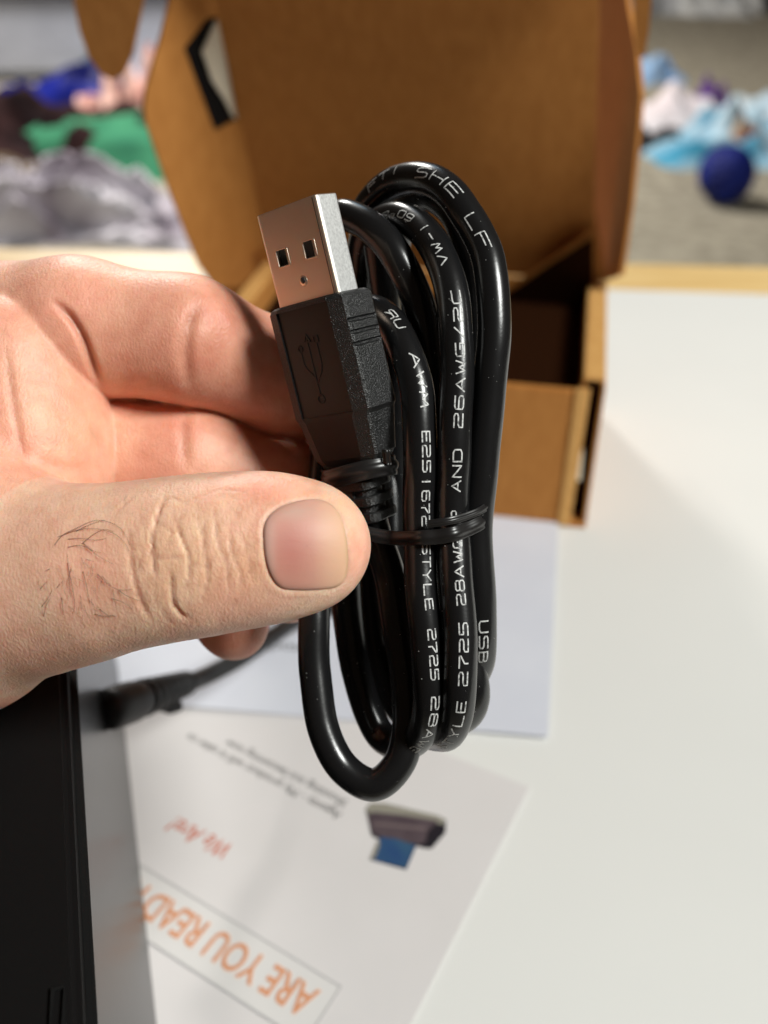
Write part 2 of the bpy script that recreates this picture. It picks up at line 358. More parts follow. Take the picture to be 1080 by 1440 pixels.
def spline(pts, step):
    """centripetal Catmull-Rom through the points, resampled every step"""
    p = np.asarray(pts, float); p = np.vstack([2*p[0]-p[1], p, 2*p[-1]-p[-2]])
    out = []
    for i in range(1, len(p)-2):
        p0, p1, p2, p3 = p[i-1:i+3]
        t0 = 0; t1 = t0+np.linalg.norm(p1-p0)**.5; t2 = t1+np.linalg.norm(p2-p1)**.5; t3 = t2+np.linalg.norm(p3-p2)**.5
        t = np.linspace(t1, t2, 24, endpoint=False)[:, None]
        a1 = (t1-t)/(t1-t0)*p0+(t-t0)/(t1-t0)*p1; a2 = (t2-t)/(t2-t1)*p1+(t-t1)/(t2-t1)*p2; a3 = (t3-t)/(t3-t2)*p2+(t-t2)/(t3-t2)*p3
        b1 = (t2-t)/(t2-t0)*a1+(t-t0)/(t2-t0)*a2; b2 = (t3-t)/(t3-t1)*a2+(t-t1)/(t3-t1)*a3
        out.append((t2-t)/(t2-t1)*b1+(t-t1)/(t2-t1)*b2)
    out.append(p[-2][None]); q = np.vstack(out)
    s = np.r_[0, np.cumsum(np.linalg.norm(np.diff(q, axis=0), axis=1))]
    m = max(3, int(s[-1]/step)+1); ss = np.linspace(0, s[-1], m)
    q = np.stack([np.interp(ss, s, q[:, k]) for k in range(3)], 1)
    for _ in range(6): q[1:-1] = .25*q[:-2]+.5*q[1:-1]+.25*q[2:]
    return q
# plug leaves the glossy side, lead runs back along the table
sidep = lambda q: PL(q[0], q[1], A0, dnr)
pc = sidep((146, 1000))
pend = T(258, 962, .034); pdir = pend-pc; pl_len = np.linalg.norm(pdir); pdir /= pl_len
lead = thing('power_lead', 'thick black lead with ribbed plug sticking out of the black dock', 'power cable', tuple(pc))
V, Fc = sweep([pc+pdir*t for t in np.linspace(.0005, .0155, 8)], [.0042, .0048, .0049, .0049, .0049, .0048, .0045, .0038], 20)
obj('plug', V, Fc, M_rubber, lead, True)
ts_ = np.linspace(.0155, .036, 42)
V, Fc = sweep([pc+pdir*t for t in ts_], [(.0040-.0013*(t-.0155)/.02) + (.0006 if int((t-.0155)/.0017) % 2 == 0 else -.0004) for t in ts_], 18)
obj('strain_relief', V, Fc, M_rubber, lead, True)
lp_ = [pc+pdir*.034, pc+pdir*.045, T(330, 930, .026), T(385, 893, .018), T(425, 868, .010), T(480, 850, .005), T(560, 820, .004), T(640, 790, .004), T(660, 745, .004), T(600, 715, .004)]
V, Fc = sweep(spline(lp_, .0015), .0024, 14)
obj('cord', V, Fc, M_rubber, lead, True)
cl = [T(212, 1000, .0305), T(240, 1008, .029), T(256, 1003, .029), T(262, 996, .030), T(238, 990, .032)]
slab('black_piece', cl, (0, 0, 1), .003, M_rubber, lead, bevel=.0008)  # small black slab beside the plug

# ------------------------------------------------------------------ USB cable: connector
ca, cb, cc = .2321, -.7337, .1897
Rz = np.array([[math.cos(ca), -math.sin(ca), 0], [math.sin(ca), math.cos(ca), 0], [0, 0, 1]])
Ry = np.array([[math.cos(cb), 0, math.sin(cb)], [0, 1, 0], [-math.sin(cb), 0, math.cos(cb)]])
Rx = np.array([[1, 0, 0], [0, math.cos(cc), -math.sin(cc)], [0, math.sin(cc), math.cos(cc)]])
Mc = Rz@Rx@Ry
od = 132.2; oo = np.array([(400.3-540)/FPX*od, -(289.1-720)/FPX*od, -od])
def con_cam(p):                                          # connector mm (x width, y along, z thickness) -> camera mm
    q = oo + np.asarray(p, float)@Mc.T
    return q*np.array([1, 1, -1])
def con(p): return c2w(con_cam(p))
B4 = np.array([con((1, 0, 0))-con((0, 0, 0)), con((0, 1, 0))-con((0, 0, 0)), con((0, 0, 1))-con((0, 0, 0))]).T
c00 = con((0, 0, 0))
MC = Matrix([[*B4[0], c00[0]], [*B4[1], c00[1]], [*B4[2], c00[2]], [0, 0, 0, 1]])
usb = thing('usb_cable', 'black coiled USB cable held between thumb and fingers, metal plug upright', 'usb cable', tuple(P(600, 1058, .139)))
SL, OB = 13.3, 29.3                                      # shell length, where the overmold starts to taper
# shell: rounded tube of sheet metal with two windows in the face
def rr(hw, hh, r, k=4):
    pts = []
    for cx, cy, a0 in ((hw-r, hh-r, 0), (-hw+r, hh-r, 90), (-hw+r, -hh+r, 180), (hw-r, -hh+r, 270)):
        for i in range(k+1):
            a = math.radians(a0+90*i/k); pts.append((cx+r*math.cos(a), cy+r*math.sin(a)))
    return pts
bm = bmesh.new()
outer = rr(6, 2.25, .55); inner = rr(5.68, 1.93, .3)
ys = [0.0, -.12, -SL-.6]
rings = []
for y, sh in ((-.10, 0), (0, .09)):
    pass
def ring(pts, y): return [bm.verts.new((a, y, b-2.25)) for a, b in pts]
ro0 = ring(rr(5.92, 2.17, .5), 0); ro1 = ring(outer, -.12); ro2 = ring(outer, -SL-.6)
ri0 = ring(rr(5.76, 2.01, .36), 0); ri1 = ring(inner, -.15); ri2 = ring(inner, -SL-.6)
n = len(ro0)
K = 4                                                    # the straight top (face) edge lies between corner 0 and corner 1
for A, Bq in ((ro0, ro1), (ro1, ro2), (ri1, ri0), (ri2, ri1), (ri0, ro0)):
    for i in range(n):
        j = (i+1) % n
        if (A is ro1 or A is ri2) and i == K: continue    # face plate is built below, with its holes
        bm.faces.new((A[i], Bq[i], Bq[j], A[j]))
# the face plate: holes between outer and inner layer
fx0, fx1 = -5.45, 5.45
holes = [(-3.85, -1.55, -7.75, -5.35), (1.55, 3.85, -7.75, -5.35)]
def plate(z, x0, x1, y0, y1):
    def rrect(h):
        cx, cy = (h[0]+h[1])/2, (h[2]+h[3])/2
        return [(cx+a, cy+b) for a, b in rr((h[1]-h[0])/2, (h[3]-h[2])/2, .28, 3)]
    loops = [[(x0, y0), (x1, y0), (x1, y1), (x0, y1)]] + [rrect(h) for h in holes]
    fl = [p for l in loops for p in l]
    tr = tessellate_polygon([[Vector((p[0], p[1], 0)) for p in l] for l in loops])
    vs = [bm.verts.new((p[0], p[1], z)) for p in fl]
    for t in tr: bm.faces.new([vs[i] for i in t])
    return vs, loops
vo, loops = plate(0, fx0, fx1, -SL-.6, -.12); vi, _ = plate(-.32, fx0, fx1, -SL-.6, -.12)
s = 4
for l in loops[1:]:
    k = len(l)
    for i in range(k): bm.faces.new((vo[s+i], vo[s+(i+1) % k], vi[s+(i+1) % k], vi[s+i]))
    s += k
for v in bm.verts: v.co = MC @ v.co
bmesh.ops.remove_doubles(bm, verts=bm.verts, dist=.00001)
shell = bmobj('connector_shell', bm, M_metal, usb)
shell.data.materials.append(M_brush)
inv = MC.inverted()
for p in shell.data.polygons:
    if abs((inv @ p.center).x) > 5.97: p.material_index = 1
for h in holes:
    cx, cy = (h[0]+h[1])/2, (h[2]+h[3])/2
    V, Fc = sweep([con((cx+a, cy+b, .0)) for a, b in rr((h[1]-h[0])/2, (h[3]-h[2])/2, .28, 5)], .00010, 8, True)
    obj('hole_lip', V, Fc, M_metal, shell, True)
# crimp dimple and the seam beside the rounded corner
bm = bmesh.new()
bmesh.ops.create_uvsphere(bm, u_segments=20, v_segments=10, radius=.62)
for v in bm.verts: v.co = MC @ Vector((v.co.x*1.25+.15, v.co.y*1.25-10.4, v.co.z*.26-.02))
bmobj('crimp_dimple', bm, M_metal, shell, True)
bm = bmesh.new(); bmesh.ops.create_uvsphere(bm, u_segments=16, v_segments=8, radius=.46)
for v in bm.verts: v.co = MC @ Vector((v.co.x+.15, v.co.y-10.3, v.co.z*.3+.13))
bmobj('crimp_pit', bm, M_tongue, shell, True)
bm = bmesh.new(); box_bm(bm, (5.25, -6.9, .005), (.14, 13.3, .03), MC); bmobj('shell_seam', bm, M_tongue, shell)
bm = bmesh.new(); box_bm(bm, (0, -7.6, -3.15), (11.0, 12.4, 1.55), MC, .0); bmobj('contact_tongue', bm, M_tongue, usb)
for cx in (-2.7, 2.7):
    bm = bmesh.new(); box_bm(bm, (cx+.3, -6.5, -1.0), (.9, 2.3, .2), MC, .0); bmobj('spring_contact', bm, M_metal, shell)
# overmold: lofted sections, recessed front panel, three grooves on each side
def sect(hx, zf, zb, ch=2.4, g=0, cd=.85):
    return [(-hx+ch, zf), (hx-ch, zf), (hx-.25, zf-cd), (hx-g, zf-cd-.45), (hx-g, zb+1.3), (hx-.25, zb+.85), (hx-ch, zb), (-hx+ch, zb), (-hx+.25, zb+.85), (-hx+g, zb+1.3), (-hx+g, zf-cd-.45), (-hx+.25, zf-cd)]
ZF, ZBk, HX = 1.75, -6.2, 7.45
secs = [(-SL+.15, sect(HX-.75, ZF-.6, ZBk+.6, 2.2)), (-SL-.1, sect(HX-.3, ZF-.2, ZBk+.2)), (-SL-.6, sect(HX, ZF, ZBk))]
for gy in (-17.1, -18.75, -20.4):
    secs += [(gy+.34, sect(HX, ZF, ZBk)), (gy+.14, sect(HX, ZF, ZBk, g=.62)), (gy-.14, sect(HX, ZF, ZBk, g=.62)), (gy-.34, sect(HX, ZF, ZBk))]
secs += [(-OB, sect(HX, ZF, ZBk)), (-OB-.7, sect(HX-.45, ZF-.05, ZBk+.05)), (-OB-6.6, sect(6.1, 1.0, -5.4, 2.2, 0, .8)), (-OB-7.6, sect(5.2, .7, -5.1, 2.0, 0, .7)), (-OB-9.8, sect(4.4, .5, -4.8, 1.6, 0, .6))]
bm = bmesh.new(); R_ = [[bm.verts.new((a, y, b)) for a, b in s_] for y, s_ in secs]
front = []
for q in range(len(R_)-1):
    for i in range(12):
        f = bm.faces.new((R_[q][i], R_[q][(i+1) % 12], R_[q+1][(i+1) % 12], R_[q+1][i]))
        if i == 0 and 2 <= q: 
            f.material_index = 0
            if secs[q+1][0] >= -OB-.01: front.append(f)
        else: f.material_index = 1
bm.faces.new(R_[0]); bm.faces.new(R_[-1])
r = bmesh.ops.inset_region(bm, faces=front, thickness=1.15, depth=0)
inner_f = [f for f in front if f.is_valid]
ex = bmesh.ops.extrude_face_region(bm, geom=inner_f)
bmesh.ops.translate(bm, verts=[v for v in ex['geom'] if isinstance(v, bmesh.types.BMVert)], vec=(0, 0, -.28))
bmesh.ops.delete(bm, geom=inner_f, context='FACES_ONLY')
es = [e for e in bm.edges if len(e.link_faces) == 2 and e.calc_face_angle(0) > .35]
bmesh.ops.bevel(bm, geom=es, offset=.10, segments=2, affect='EDGES', clamp_overlap=True)
for v in bm.verts: v.co = MC @ v.co
om = bmobj('overmold', bm, M_mold, usb); om.data.materials.append(M_grain)
# raised trident mark on the recessed panel
def trident():
    bm = bmesh.new(); z0 = ZF-.28
    def stroke(pts, wd=.18):
        pts = np.asarray(pts, float)*np.array([.85, .82])+np.array([-.1, -4.0])
        for a, b in zip(pts[:-1], pts[1:]):
            dv = b-a; L = np.linalg.norm(dv); an = math.atan2(dv[1], dv[0])
            M = Matrix.Translation(((a[0]+b[0])/2, (a[1]+b[1])/2, z0+.02)) @ Matrix.Rotation(an, 4, 'Z')
            box_bm(bm, (0, 0, 0), (L+wd*.6, wd, .16), MC @ M)
    x = -.5
    stroke([(x, -17.6), (x, -27.2)])
    stroke([(x-2.0, -19.3), (x-2.0, -21.4), (x-1.6, -22.4), (x, -24.2)])
    stroke([(x+2.0, -18.2), (x+2.0, -22.0), (x+1.6, -23.2), (x, -25.2)])
    stroke([(x-.7, -17.9), (x, -16.6), (x+.7, -17.9), (x-.7, -17.9)])
    stroke([(x+1.5, -17.2), (x+2.5, -17.2), (x+2.5, -18.2), (x+1.5, -18.2), (x+1.5, -17.2)])
    for (cx, cy, rad) in ((x, -27.9, .75), (x-2.0, -18.8, .5)):
        stroke([(cx+rad*math.cos(t), cy+rad*math.sin(t)) for t in np.linspace(0, 2*math.pi, 13)], .22)
    return bm
bmobj('trident_mark', trident(), M_mold, om)
# strain relief: three ribs on a core, bridged at front
bm = bmesh.new(); yb = -OB-10.2
def lozenge(y0, y1, hx, ht, r=1.5, zc=-2.25, bev=.18):
    pts = rr(hx, ht, r, 4)
    prof = [(y0, -bev), (y0-bev, 0), (y1+bev, 0), (y1, -bev)]
    rg = []
    for y, s_ in prof: rg.append([bm.verts.new((a*(1+s_/hx), y, zc+b*(1+s_/ht))) for a, b in pts])
    k = len(pts)
    for A, Bq in zip(rg[:-1], rg[1:]):
        for i in range(k): bm.faces.new((A[i], A[(i+1) % k], Bq[(i+1) % k], Bq[i]))
    bm.faces.new(rg[0]); bm.faces.new(rg[-1])
lozenge(yb+1, yb-6.6, 2.6, 2.45, 1.6)
for y in (0, -2.45, -4.9): lozenge(yb+y, yb+y-1.45, 3.6-.05*abs(y)/2, 3.15-.04*abs(y)/2)
for y in (-1.45, -3.9): box_bm(bm, (-.3, yb+y-.5, .25), (1.3, 1.2, 1.0), None, .1); box_bm(bm, (3.1, yb+y-.5, -3.6), (.55, 1.2, 1.3), None, .1)
for v in bm.verts: v.co = MC @ v.co
bmobj('strain_relief', bm, M_grain, usb)

# ------------------------------------------------------------------ USB cable: the coiled cord
cs = con_cam((0, -OB-14.5, -2.25)); cs2 = con_cam((0, -OB-18.3, -2.25))
ctrl = [tuple(cs), tuple(cs2)] + [tuple(pxd(p)) for p in [
    (545, 800, 143.3), (558, 870, 143), (571, 960, 142.7), (574, 1020, 142.3), (561, 1074, 142), (527, 1104, 142), (484, 1082, 143), (455, 1025, 144), (444, 950, 145),
    (441, 865, 146), (445, 780, 148), (453, 690, 151), (460, 600, 153), (468, 510, 152.5), (492, 448, 149.5),
    # strand A
    (520, 436, 145), (543, 448, 141), (562, 474, 138.2), (576, 510, 136.2), (586, 552, 135.3), (590, 600, 135), (591, 660, 135.4), (590, 720, 136.6), (590, 780, 136.8), (594, 840, 136.3), (600, 900, 136), (604, 960, 136), (602, 1000, 137), (595, 1026, 139.5), (578, 1044, 144), (556, 1047, 149), (535, 1033, 152), (517, 1000, 153), (503, 950, 153), (492, 890, 152.5), (485, 820, 152), (481, 740, 153),
    (478, 640, 156), (473, 540, 158), (462, 430, 158), (455, 350, 155),
    # strand between A and B at the top, which comes out between B and C at the bottom
    (476, 304, 149), (510, 312, 145), (536, 333, 143), (557, 359, 142), (573, 387, 142), (585, 415, 142), (595, 450, 142.5), (603, 500, 143.5), (609, 560, 144.5), (612, 650, 144.5), (615, 740, 144), (628, 820, 144), (645, 880, 143.5), (660, 935, 143), (666, 972, 143.5), (661, 998, 146), (645, 1013, 150), (615, 1018, 155), (575, 1010, 159), (545, 970, 160), (525, 900, 160), (515, 800, 160), (511, 700, 161), (508, 600, 162), (505, 500, 162), (504, 400, 160), (514, 332, 154),
    # strand B
    (536, 312, 149.5), (562, 306, 146), (590, 320, 142), (612, 347, 138.5), (627, 380, 136.5), (636, 420, 135.2), (641, 470, 134.3), (643, 520, 134), (641, 580, 134), (638, 640, 134.5), (636, 700, 135.6), (637, 740, 136), (641, 800, 135.2), (645, 860, 134.6), (647, 920, 134.3), (646, 970, 134.6), (641, 1008, 136.2), (632, 1030, 139.5), (618, 1034, 144.5), (598, 1028, 150), (576, 1000, 156), (562, 950, 160), (554, 850, 163), (550, 740, 165), (545, 640, 166), (538, 540, 166), (528, 440, 165), (512, 350, 161),
    # strand C
    (512, 304, 157), (526, 280, 154), (548, 260, 151), (571, 252, 148), (593, 251, 145), (614, 257, 142), (637, 275, 139.5), (657, 302, 138), (673, 330, 137), (685, 360, 136), (692, 400, 135.3), (694, 440, 135), (694, 480, 135), (691, 520, 135.4), (687, 560, 136), (682, 610, 136.6), (677, 660, 137.4), (671, 715, 138.4), (670, 745, 138.8), (672, 800, 139.4), (675, 850, 140.2), (675, 900, 141.5), (673, 932, 144.5), (665, 950, 149.5), (648, 960, 155), (625, 955, 160), (606, 920, 164), (596, 850, 166.5), (592, 760, 167), (588, 650, 168), (582, 520, 169), (568, 430, 168), (558, 345, 164), (572, 294, 158), (604, 277, 152.5), (636, 297, 147.8), (657, 340, 145), (667, 400, 143.6), (669, 470, 143.4), (667, 560, 144.2), (660, 660, 145.2), (655, 740, 146), (655, 820, 146.4), (652, 880, 148), (640, 925, 152), (610, 915, 159), (582, 840, 164), (562, 700, 166), (553, 560, 163), (545, 450, 157.5), (537, 380, 154), (532, 340, 151.5)]]
cpath = spline(ctrl, .22); _s = np.arange(len(cpath))*.22
cpath += np.stack([.045*np.sin(_s/1.9+1)+.05*np.sin(_s/3.7), .02*np.sin(_s/2.3), .05*np.sin(_s/2.7+2)+.04*np.sin(_s/5.1)], 1)                                # camera mm
CRAD = 2.42
V, Fc = sweep(c2w(cpath), CRAD/1000, 24)
cord = obj('cord', V, Fc, M_cord, usb, True)
# frames along the cord: towards the camera and across
wp = c2w(cpath); tan = np.gradient(wp, axis=0); tan /= np.linalg.norm(tan, axis=1)[:, None]
vw = cC-wp; vw /= np.linalg.norm(vw, axis=1)[:, None]
nv = vw-tan*np.sum(vw*tan, 1)[:, None]; nv /= np.linalg.norm(nv, axis=1)[:, None]
bv = np.cross(tan, nv)
arc = np.r_[0, np.cumsum(np.linalg.norm(np.diff(wp, axis=0), axis=1))]*1000
ppx = 540+FPX*cpath[:, 0]/cpath[:, 2]; ppy = 720-FPX*cpath[:, 1]/cpath[:, 2]
GL = {  # stroke glyphs on a 4 x 5 cell
 'A': [[(0, 0), (2, 5), (4, 0)], [(.8, 1.6), (3.2, 1.6)]], 'W': [[(0, 5), (1, 0), (2, 3.6), (3, 0), (4, 5)]], 'M': [[(0, 0), (.6, 5), (2, 1.4), (3.4, 5), (4, 0)]],
 'E': [[(4, 5), (.2, 5), (.2, 0), (4, 0)], [(.2, 2.6), (3.6, 2.6)]], '2': [[(0, 5), (3.2, 5), (4, 4.4), (4, 3.2), (3.2, 2.6), (.8, 2.6), (0, 2), (0, 0), (4, 0)]],
 '5': [[(4, 5), (.2, 5), (.2, 2.7), (3.2, 2.7), (4, 2.1), (4, .6), (3.2, 0), (0, 0)]], '1': [[(2, 0), (2, 5)]], '6': [[(3.8, 5), (.8, 5), (0, 4.3), (0, .7), (.8, 0), (3.2, 0), (4, .6), (4, 2.1), (3.2, 2.8), (.1, 2.8)]],
 '7': [[(0, 5), (4, 5), (4, 4.2), (1.5, 2), (1.5, 0)]], 'S': [[(4, 5), (.8, 5), (0, 4.4), (0, 3.2), (.8, 2.6), (3.2, 2.6), (4, 2), (4, .6), (3.2, 0), (0, 0)]],
 'T': [[(0, 5), (4, 5)], [(2, 5), (2, 0)]], 'Y': [[(0, 5), (2, 2.4), (4, 5)], [(2, 2.4), (2, 0)]], 'L': [[(.2, 5), (.2, 0), (4, 0)]],
 '8': [[(.8, 2.7), (.1, 3.3), (.1, 4.4), (.8, 5), (3.2, 5), (3.9, 4.4), (3.9, 3.3), (3.2, 2.7), (.8, 2.7), (0, 2.1), (0, .6), (.8, 0), (3.2, 0), (4, .6), (4, 2.1), (3.2, 2.7)]],
 'G': [[(4, 5), (.8, 5), (0, 4.3), (0, .7), (.8, 0), (4, 0), (4, 2.5), (2.2, 2.5)]], '/': [[(.6, 0), (3.4, 5)]], 'C': [[(4, 5), (.8, 5), (0, 4.3), (0, .7), (.8, 0), (4, 0)]],
 'N': [[(0, 0), (0, 5), (4, 0), (4, 5)]], 'D': [[(0, 0), (0, 5), (3, 5), (4, 4.2), (4, .8), (3, 0), (0, 0)]], 'P': [[(0, 0), (0, 5), (3.2, 5), (4, 4.4), (4, 2.9), (3.2, 2.3), (0, 2.3)]],
 'U': [[(0, 5), (0, .8), (.8, 0), (3.2, 0), (4, .8), (4, 5)]], 'B': [[(0, 0), (0, 5), (3.2, 5), (3.8, 4.4), (3.8, 3.3), (3.2, 2.7), (0, 2.7)], [(3.2, 2.7), (4, 2.1), (4, .6), (3.2, 0), (0, 0)]],
 'H': [[(0, 0), (0, 5)], [(4, 0), (4, 5)], [(0, 2.5), (4, 2.5)]], 'F': [[(.2, 0), (.2, 5), (4, 5)], [(.2, 2.6), (3.4, 2.6)]], 'I': [[(2, 0), (2, 5)]], 'V': [[(0, 5), (2, 0), (4, 5)]],
 '-': [[(.6, 2.5), (3.4, 2.5)]], '0': [[(.8, 0), (0, .7), (0, 4.3), (.8, 5), (3.2, 5), (4, 4.3), (4, .7), (3.2, 0), (.8, 0)]], 'R': [[(0, 0), (0, 5), (3.2, 5), (4, 4.4), (4, 2.9), (3.2, 2.3), (0, 2.3)], [(1.8, 2.3), (4, 0)]],
 'o': [[(1, 3.2), (1, 5), (3, 5), (3, 3.2), (1, 3.2)]]}
def find(px, py, i0, i1):
    k = i0+int(np.argmin((ppx[i0:i1]-px)**2+(ppy[i0:i1]-py)**2)); return arc[k]
def cable_text(s, a0, a1, side, height=1.12, wd=.20, mirror=False):
    """write s along the cord from arc length a0 to a1; side = how far round (radians) from the camera-facing line"""
    sgn = 1 if a1 > a0 else -1; n = len(s); adv = abs(a1-a0)/(n-.22); cw = adv*.74
    V, Fc = [], []
    def put(u, v):                                       # u along the text, v up (mm from the middle)
        a = a0 + sgn*u; k = np.searchsorted(arc, a)-1; k = int(np.clip(k, 0, len(arc)-2)); f = (a-arc[k])/(arc[k+1]-arc[k])
        L = lambda q: q[k]*(1-f)+q[k+1]*f
        th = side - sgn*v/CRAD
        return L(wp) + (math.cos(th)*L(nv)+math.sin(th)*L(bv))*((CRAD+.03)/1000)
    for ci, ch in enumerate(s):
        if ch == ' ': continue
        for st in GL[ch]:
            pts = [np.array(((ci*adv+(4-p[0] if mirror else p[0])/4*cw), (p[1]/5-.5)*height)) for p in st]
            fine = [pts[0]]
            for a, b in zip(pts[:-1], pts[1:]):
                m = max(1, int(np.linalg.norm(b-a)/.22)); fine += [a+(b-a)*(i+1)/m for i in range(m)]
            fine = np.array(fine); tg = np.gradient(fine, axis=0); tg /= np.linalg.norm(tg, axis=1)[:, None]+1e-9
            fine[0] -= tg[0]*wd*.45; fine[-1] += tg[-1]*wd*.45
            nn = np.stack([-tg[:, 1], tg[:, 0]], 1)*wd/2
            b0 = len(V)
            for p, q in zip(fine, nn): V.append(put(*(p+q))); V.append(put(*(p-q)))
            for i in range(len(fine)-1): a = b0+2*i; Fc.append((a, a+1, a+3, a+2))
    return obj('printed_text', V, Fc, M_print, cord)
iA = int(np.argmin((ppx-590)**2+(ppy-600)**2+1e3*(cpath[:, 2]-135)**2)); iB = int(np.argmin((ppx-643)**2+(ppy-520)**2+1e3*(cpath[:, 2]-134)**2)); iC = int(np.argmin((ppx-694)**2+(ppy-440)**2+1e3*(cpath[:, 2]-135)**2)); 
wA = (iA-int(24/.22*1), iA+int(58/.22)); wB = (iB-int(42/.22), iB+int(62/.22)); wC = (iC-int(52/.22), iC+int(62/.22))
fA = lambda x, y: find(x, y, *wA); fB = lambda x, y: find(x, y, *wB); fC = lambda x, y: find(x, y, *wC)
sA, sB, sC = -.38, -.10, -.35
cable_text('RU', fA(556, 450), fA(567, 476), sA, mirror=True)
for t, y0, y1 in (('AWM', 503, 577), ('E251672', 607, 737), ('STYLE', 765, 858), ('2725', 884, 953), ('28AWG', 972, 1046)):
    cable_text(t, fA(590, y0), fA(596, y1), sA if y0 < 880 else sA*.9)
for t, y0, y1 in (('STYLE', 1048, 975), ('2725', 956, 876), ('28AWG', 850, 758), ('1P', 738, 716), ('AND', 688, 630), ('26AWG/2C', 602, 418)):
    cable_text(t, fB(642, y0), fB(640, y1), sB - .1, 1.2)
cable_text('VW-1', fB(627, 384), fB(602, 332), sB)
cable_text('60oC', fB(592, 322), fB(556, 307), sB)
cable_text('R FTI', fC(510, 302), fC(577, 251), -.75, 1.2)
cable_text('SHE', fC(602, 253), fC(648, 288), -.25, 1.55)
cable_text('LF', fC(662, 312), fC(684, 360), -.1, 1.45)
cable_text('USB', fC(675, 866), fC(675, 915), -.2, 1.25)
# dust specks and lint on the cord
V, Fc = [], []
for i in range(360):
    k = int(rng.integers(40, len(wp)-40)); th = rng.normal(0, .6); r = rng.uniform(.02, .07)/1000*(1.6 if rng.random() < .12 else 1)
    c = wp[k]+(math.cos(th)*nv[k]+math.sin(th)*bv[k])*(CRAD/1000)
    b0 = len(V)
    for d in ((1, 0, 0), (0, 1, 0), (-1, 0, 0), (0, -1, 0), (0, 0, 1), (0, 0, -1)): V.append(c+np.array(d)*r*rng.uniform(.6, 1.3))
    for a, b in ((0, 1), (1, 2), (2, 3), (3, 0)): Fc += [(b0+a, b0+b, b0+4), (b0+b, b0+a, b0+5)]
obj('dust_specks', V, Fc, M_speck, cord, kind='stuff')

# ------------------------------------------------------------------ twist ties
def ribbon(path, out, wd, th, closed=True):
    """flat strip with two ridges; out = outward unit vectors, path/out in camera mm"""
    path = np.asarray(path); n = len(path)
    tg = (np.roll(path, -1, 0)-np.roll(path, 1, 0)) if closed else np.gradient(path, axis=0)
    tg /= np.linalg.norm(tg, axis=1)[:, None]
    out = out-tg*np.sum(out*tg, 1)[:, None]; out /= np.linalg.norm(out, axis=1)[:, None]
    sd = np.cross(tg, out)
    prof = [(-.5, 0), (-.5, .7), (-.40, 1.0), (-.27, .8), (-.2, 1.5), (-.08, 2.2), (.08, 2.2), (.2, 1.5), (.27, .8), (.40, 1.0), (.5, .7), (.5, 0)]
    V = []; Fc = []; k = len(prof)
    for i in range(n):
        for a, b in prof: V.append(path[i]+sd[i]*a*wd+out[i]*b*th)
    for i in range(n if closed else n-1):
        j = (i+1) % n
        for q in range(k): Fc.append((i*k+q, i*k+(q+1) % k, j*k+(q+1) % k, j*k+q))
    if not closed: Fc += [tuple(range(k)), tuple((n-1)*k+q for q in range(k))]
    return c2w(np.array(V)), Fc
def closed_spline(p, m):
    p = list(p); q = spline(np.array(p[-3:]+p+p[:3]), .25)
    a, b = np.array(p[0]), np.array(p[0])
    # cut one full turn
    d = np.linalg.norm(q-a, axis=1); n = len(q); i0 = int(np.argmin(d[:n//2])); i1 = n//2+int(np.argmin(d[n//2:]))
    return q[i0:i1]
yt = -OB-8.9
ell = [(5.9*math.cos(t), yt+.35*math.sin(2*t), -2.2+4.3*math.sin(t)) for t in np.linspace(0, 2*math.pi, 120, endpoint=False)]
pth = np.array([con_cam(p) for p in ell]); cen = con_cam((0, yt, -2.2))
V, Fc = ribbon(pth, pth-cen, 2.8, .26)
tie1 = obj('twist_tie', V, Fc, M_tie, None, True); tag(tie1, 'short black twist tie round the neck of the USB plug, above the thumb nail', 'twist tie', 'black twist ties on the cable')
tl_ = [con_cam((6.5+.12*i, yt+.5+.42*i, -1.2+.05*i)) for i in range(6)]
V, Fc = ribbon(np.array(tl_), np.tile(con_cam((3, yt, 6))-cen, (6, 1)), 1.2, .15, False)
obj('twist_tie_end', V, Fc, M_tie, tie1, True)
t2 = [pxd(p) for p in [(498, 744, 139.5), (520, 751, 138.8), (548, 756, 138.2), (572, 757, 135.6), (592, 756, 133.6), (614, 755, 133.3), (638, 751, 132.8), (658, 744, 134.6), (676, 735, 136.0), (688, 726, 139), (690, 717, 144), (680, 708, 155), (640, 700, 170), (560, 700, 171), (490, 712, 165), (470, 728, 155), (478, 738, 145)]]
pth = closed_spline(t2, 0); cen = pxd((590, 728, 150))
V, Fc = ribbon(pth, (pth-cen)*np.array([1, .1, 1]), 2.1, .15)
tie2 = obj('twist_tie', V, Fc, M_tie, None, True); tag(tie2, 'long black twist tie wrapped round the printed strands of the cable, right of the thumb', 'twist tie', 'black twist ties on the cable')
t3 = [p+np.array([0, 1.5, 0])+(p-cen)*np.array([1, 0, 1])*.012 for p in [pxd(q) for q in [(600, 752, 133.2), (630, 748, 132.6), (655, 741, 134.0), (676, 732, 135.5), (689, 720, 139), (690, 709, 145), (680, 700, 155)]]]
p3 = spline(np.array(t3), .3)
V, Fc = ribbon(p3, (p3-cen)*np.array([1, .1, 1]), 1.1, .16, False)
obj('twist_tie_end', V, Fc, M_tie, tie2, True)

